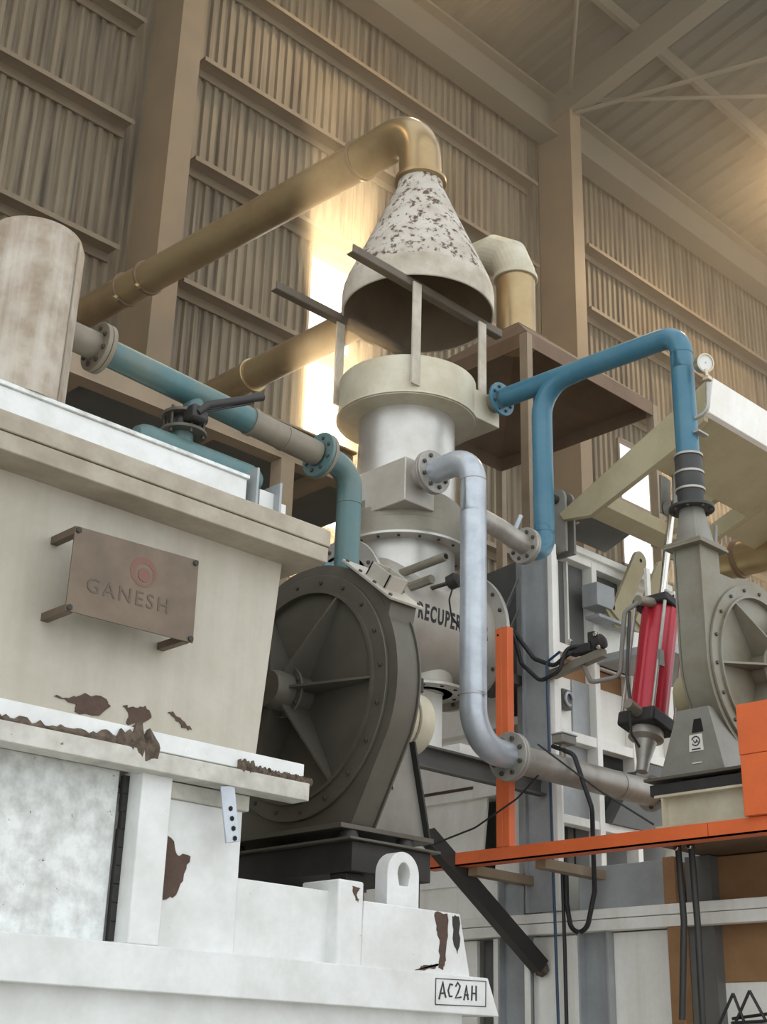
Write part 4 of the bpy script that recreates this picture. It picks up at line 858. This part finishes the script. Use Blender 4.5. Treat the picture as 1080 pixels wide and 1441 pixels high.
cable('signal_cable', 'thin blue cable running down the corner column to the floor', [(5.86, 4.66, 3.84), (5.87, 4.765, 3.80), (5.87, 4.765, 3.6), (5.85, 4.72, 1.8), (5.86, 4.70, .02)], .008, 'bluecable', rad=.04)
cable('power_cable', 'black cable hanging in a long loop below the orange platform', [(5.70, 4.60, 3.26), (5.72, 4.47, 3.2), (5.72, 4.36, 2.9), (5.85, 4.46, 2.50), (5.85, 4.52, 2.30), (5.85, 4.62, 2.30), (5.86, 4.655, 2.45), (5.87, 4.66, 2.75)], .013, rad=.07)
cable('power_cable', 'straight black cable beside the hanging loop on the panel', [(5.86, 4.68, 2.66), (5.86, 4.675, 2.2), (5.86, 4.675, .02)], .010, rad=.03)
cable('earth_wire', 'thin black wire strung from the pedestal up to the silver pipe', [(5.30, 5.16, 2.72), (5.36, 4.86, 2.80), (5.40, 4.60, 2.93), (5.42, 4.47, 3.04)], .005, cat='wire', rad=.2)
cable('earth_wire', 'thin black wire sloping from the silver pipe down to the fan base', [(5.42, 4.47, 3.20), (5.44, 4.1, 2.92), (5.49, 3.82, 2.73)], .005, cat='wire', rad=.2)
cable('motor_cable', 'thin cable looping behind the dark fan down to its motor', [(4.15, 4.30, 3.46), (4.26, 4.28, 3.36), (4.36, 4.30, 3.24), (4.36, 4.36, 3.30)], .008, 'hose', rad=.05)
TS = thing('pipe_sensor', (5.72, SY, 3.19), 'small grey sensor block on top of the horizontal silver pipe', 'sensor')
quick('head', 'fangrey', TS, (5.66, 5.78, SY-.05, SY+.03, 3.262, 3.31), bev=.006); obj('stem', cyl(nb(), (5.72, SY, 3.185), (5.72, SY, 3.27), .02, 14), 'darkalu', TS); quick('lid', 'silver', TS, (5.655, 5.785, SY-.055, SY+.035, 3.31, 3.318), bev=.002)
for i_, (ya_, lab) in enumerate(((3.83, 'left one of two dark conduit pipes hanging below the platform'), (3.755, 'right one of two dark conduit pipes, with a slanting lower end'))):
    t = thing('conduit', (5.7, ya_, 1.75), lab, 'conduit')
    bm = nb(); sweep(bm, [(5.70, ya_, 2.66), (5.70, ya_-.01, 2.3), (5.70, ya_+(.03 if i_ == 0 else -.005), 1.86 if i_ == 0 else 1.5)], .016, 14); obj('tube', bm, 'hose', t)
    bolt(t, (5.66, ya_-.02, 2.64), (-1,0,0), .016, 'chrome')
WR = thing('wire_bundle', (5.6, 3.42, 0), 'tangle of black wire ends on a stand at the lower right corner', 'wire')
for a, b in (((5.6, 3.60, 1.83), (5.6, 3.515, 1.965)), ((5.6, 3.515, 1.965), (5.6, 3.47, 1.85)), ((5.6, 3.52, 1.83), (5.6, 3.43, 1.975)), ((5.6, 3.43, 1.975), (5.6, 3.36, 1.85)), ((5.62, 3.54, 1.86), (5.62, 3.30, 1.885)), ((5.58, 3.52, 1.84), (5.58, 3.30, 1.85))):
    obj('wire', cyl(nb(), a, b, .007, 8), 'cable', WR)
quick('stand', 'fangrey', WR, (5.58, 5.66, 3.36, 3.48, 0, 1.84), bev=.004)

# ================================================================== high-bay lamps under the roof; left and middle ones added to light the wall
def high_bay(x, y, z, label, power):
    t = thing('high_bay_lamp', (x, y, z), label, 'lamp', 'warm high-bay lamps under the roof')
    obj('reflector', lathe(nb(), (x, y, z), (0,0,1), [(.30, 0), (.285, .06), (.19, .24), (.10, .30), (.09, .30), (.18, .23), (.275, .06), (.29, 0)], 32, (False, False)), 'roofsteel', t)
    obj('ballast', cyl(nb(), (x, y, z+.30), (x, y, z+.62), .10, 20), 'roofsteel', t)
    obj('hanger', cyl(nb(), (x, y, z+.6), (x, y, roofz(y)-.05), .012, 8), 'roofsteel', t)
    obj('bulb', lathe(nb(), (x, y, z+.07), (0,0,1), [(.001, 0), (.06, .02), (.085, .08), (.06, .16), (.03, .22)], 20, (False, True)), 'bulb', t)
    ld = bpy.data.lights.new('lamp_light', 'SPOT'); ld.energy = power; ld.color = (1, .72, .42); ld.spot_size = math.radians(165); ld.spot_blend = .6; ld.shadow_soft_size = .25
    lo = bpy.data.objects.new('lamp_light', ld); C.objects.link(lo); lo.parent = t; lo.location = (0, 0, .0)
mb = bpy.data.materials.new('bulb'); mb.use_nodes = True; pb_ = mb.node_tree.nodes['Principled BSDF']; pb_.inputs['Emission Color'].default_value = (1, .75, .45, 1); pb_.inputs['Emission Strength'].default_value = 12; MATS['bulb'] = mb
for x, y, pw, lab in ((-1.5, 9.0, 300, 'added unseen warm lamp lighting the wall left of the left column'), (9.6, 9.0, 300, 'added unseen warm lamp lighting the wall between the two building columns'), (17.4, 8.2, 1000, 'warm high-bay lamp hung right of the right building column')):
    high_bay(x, y, 15.55, lab, pw)

# ================================================================== dusty haze hanging under the roof
hm = bpy.data.materials.new('haze'); hm.use_nodes = True; nt = hm.node_tree; nt.nodes.clear()
ov = nt.nodes.new('ShaderNodeOutputMaterial'); vs_ = nt.nodes.new('ShaderNodeVolumeScatter')
vs_.inputs['Color'].default_value = (1.0, .86, .66, 1); vs_.inputs['Density'].default_value = .018; vs_.inputs['Anisotropy'].default_value = .7
nt.links.new(vs_.outputs[0], ov.inputs['Volume']); MATS['haze'] = hm
bm = nb(); box(bm, -7, 33.5, 4.9, 10.45, 3.9, 15.2)
hz = obj('dust_haze', bm, 'haze', None, label='warm dusty haze hanging in the air under the roof', cat='haze', kind='stuff')
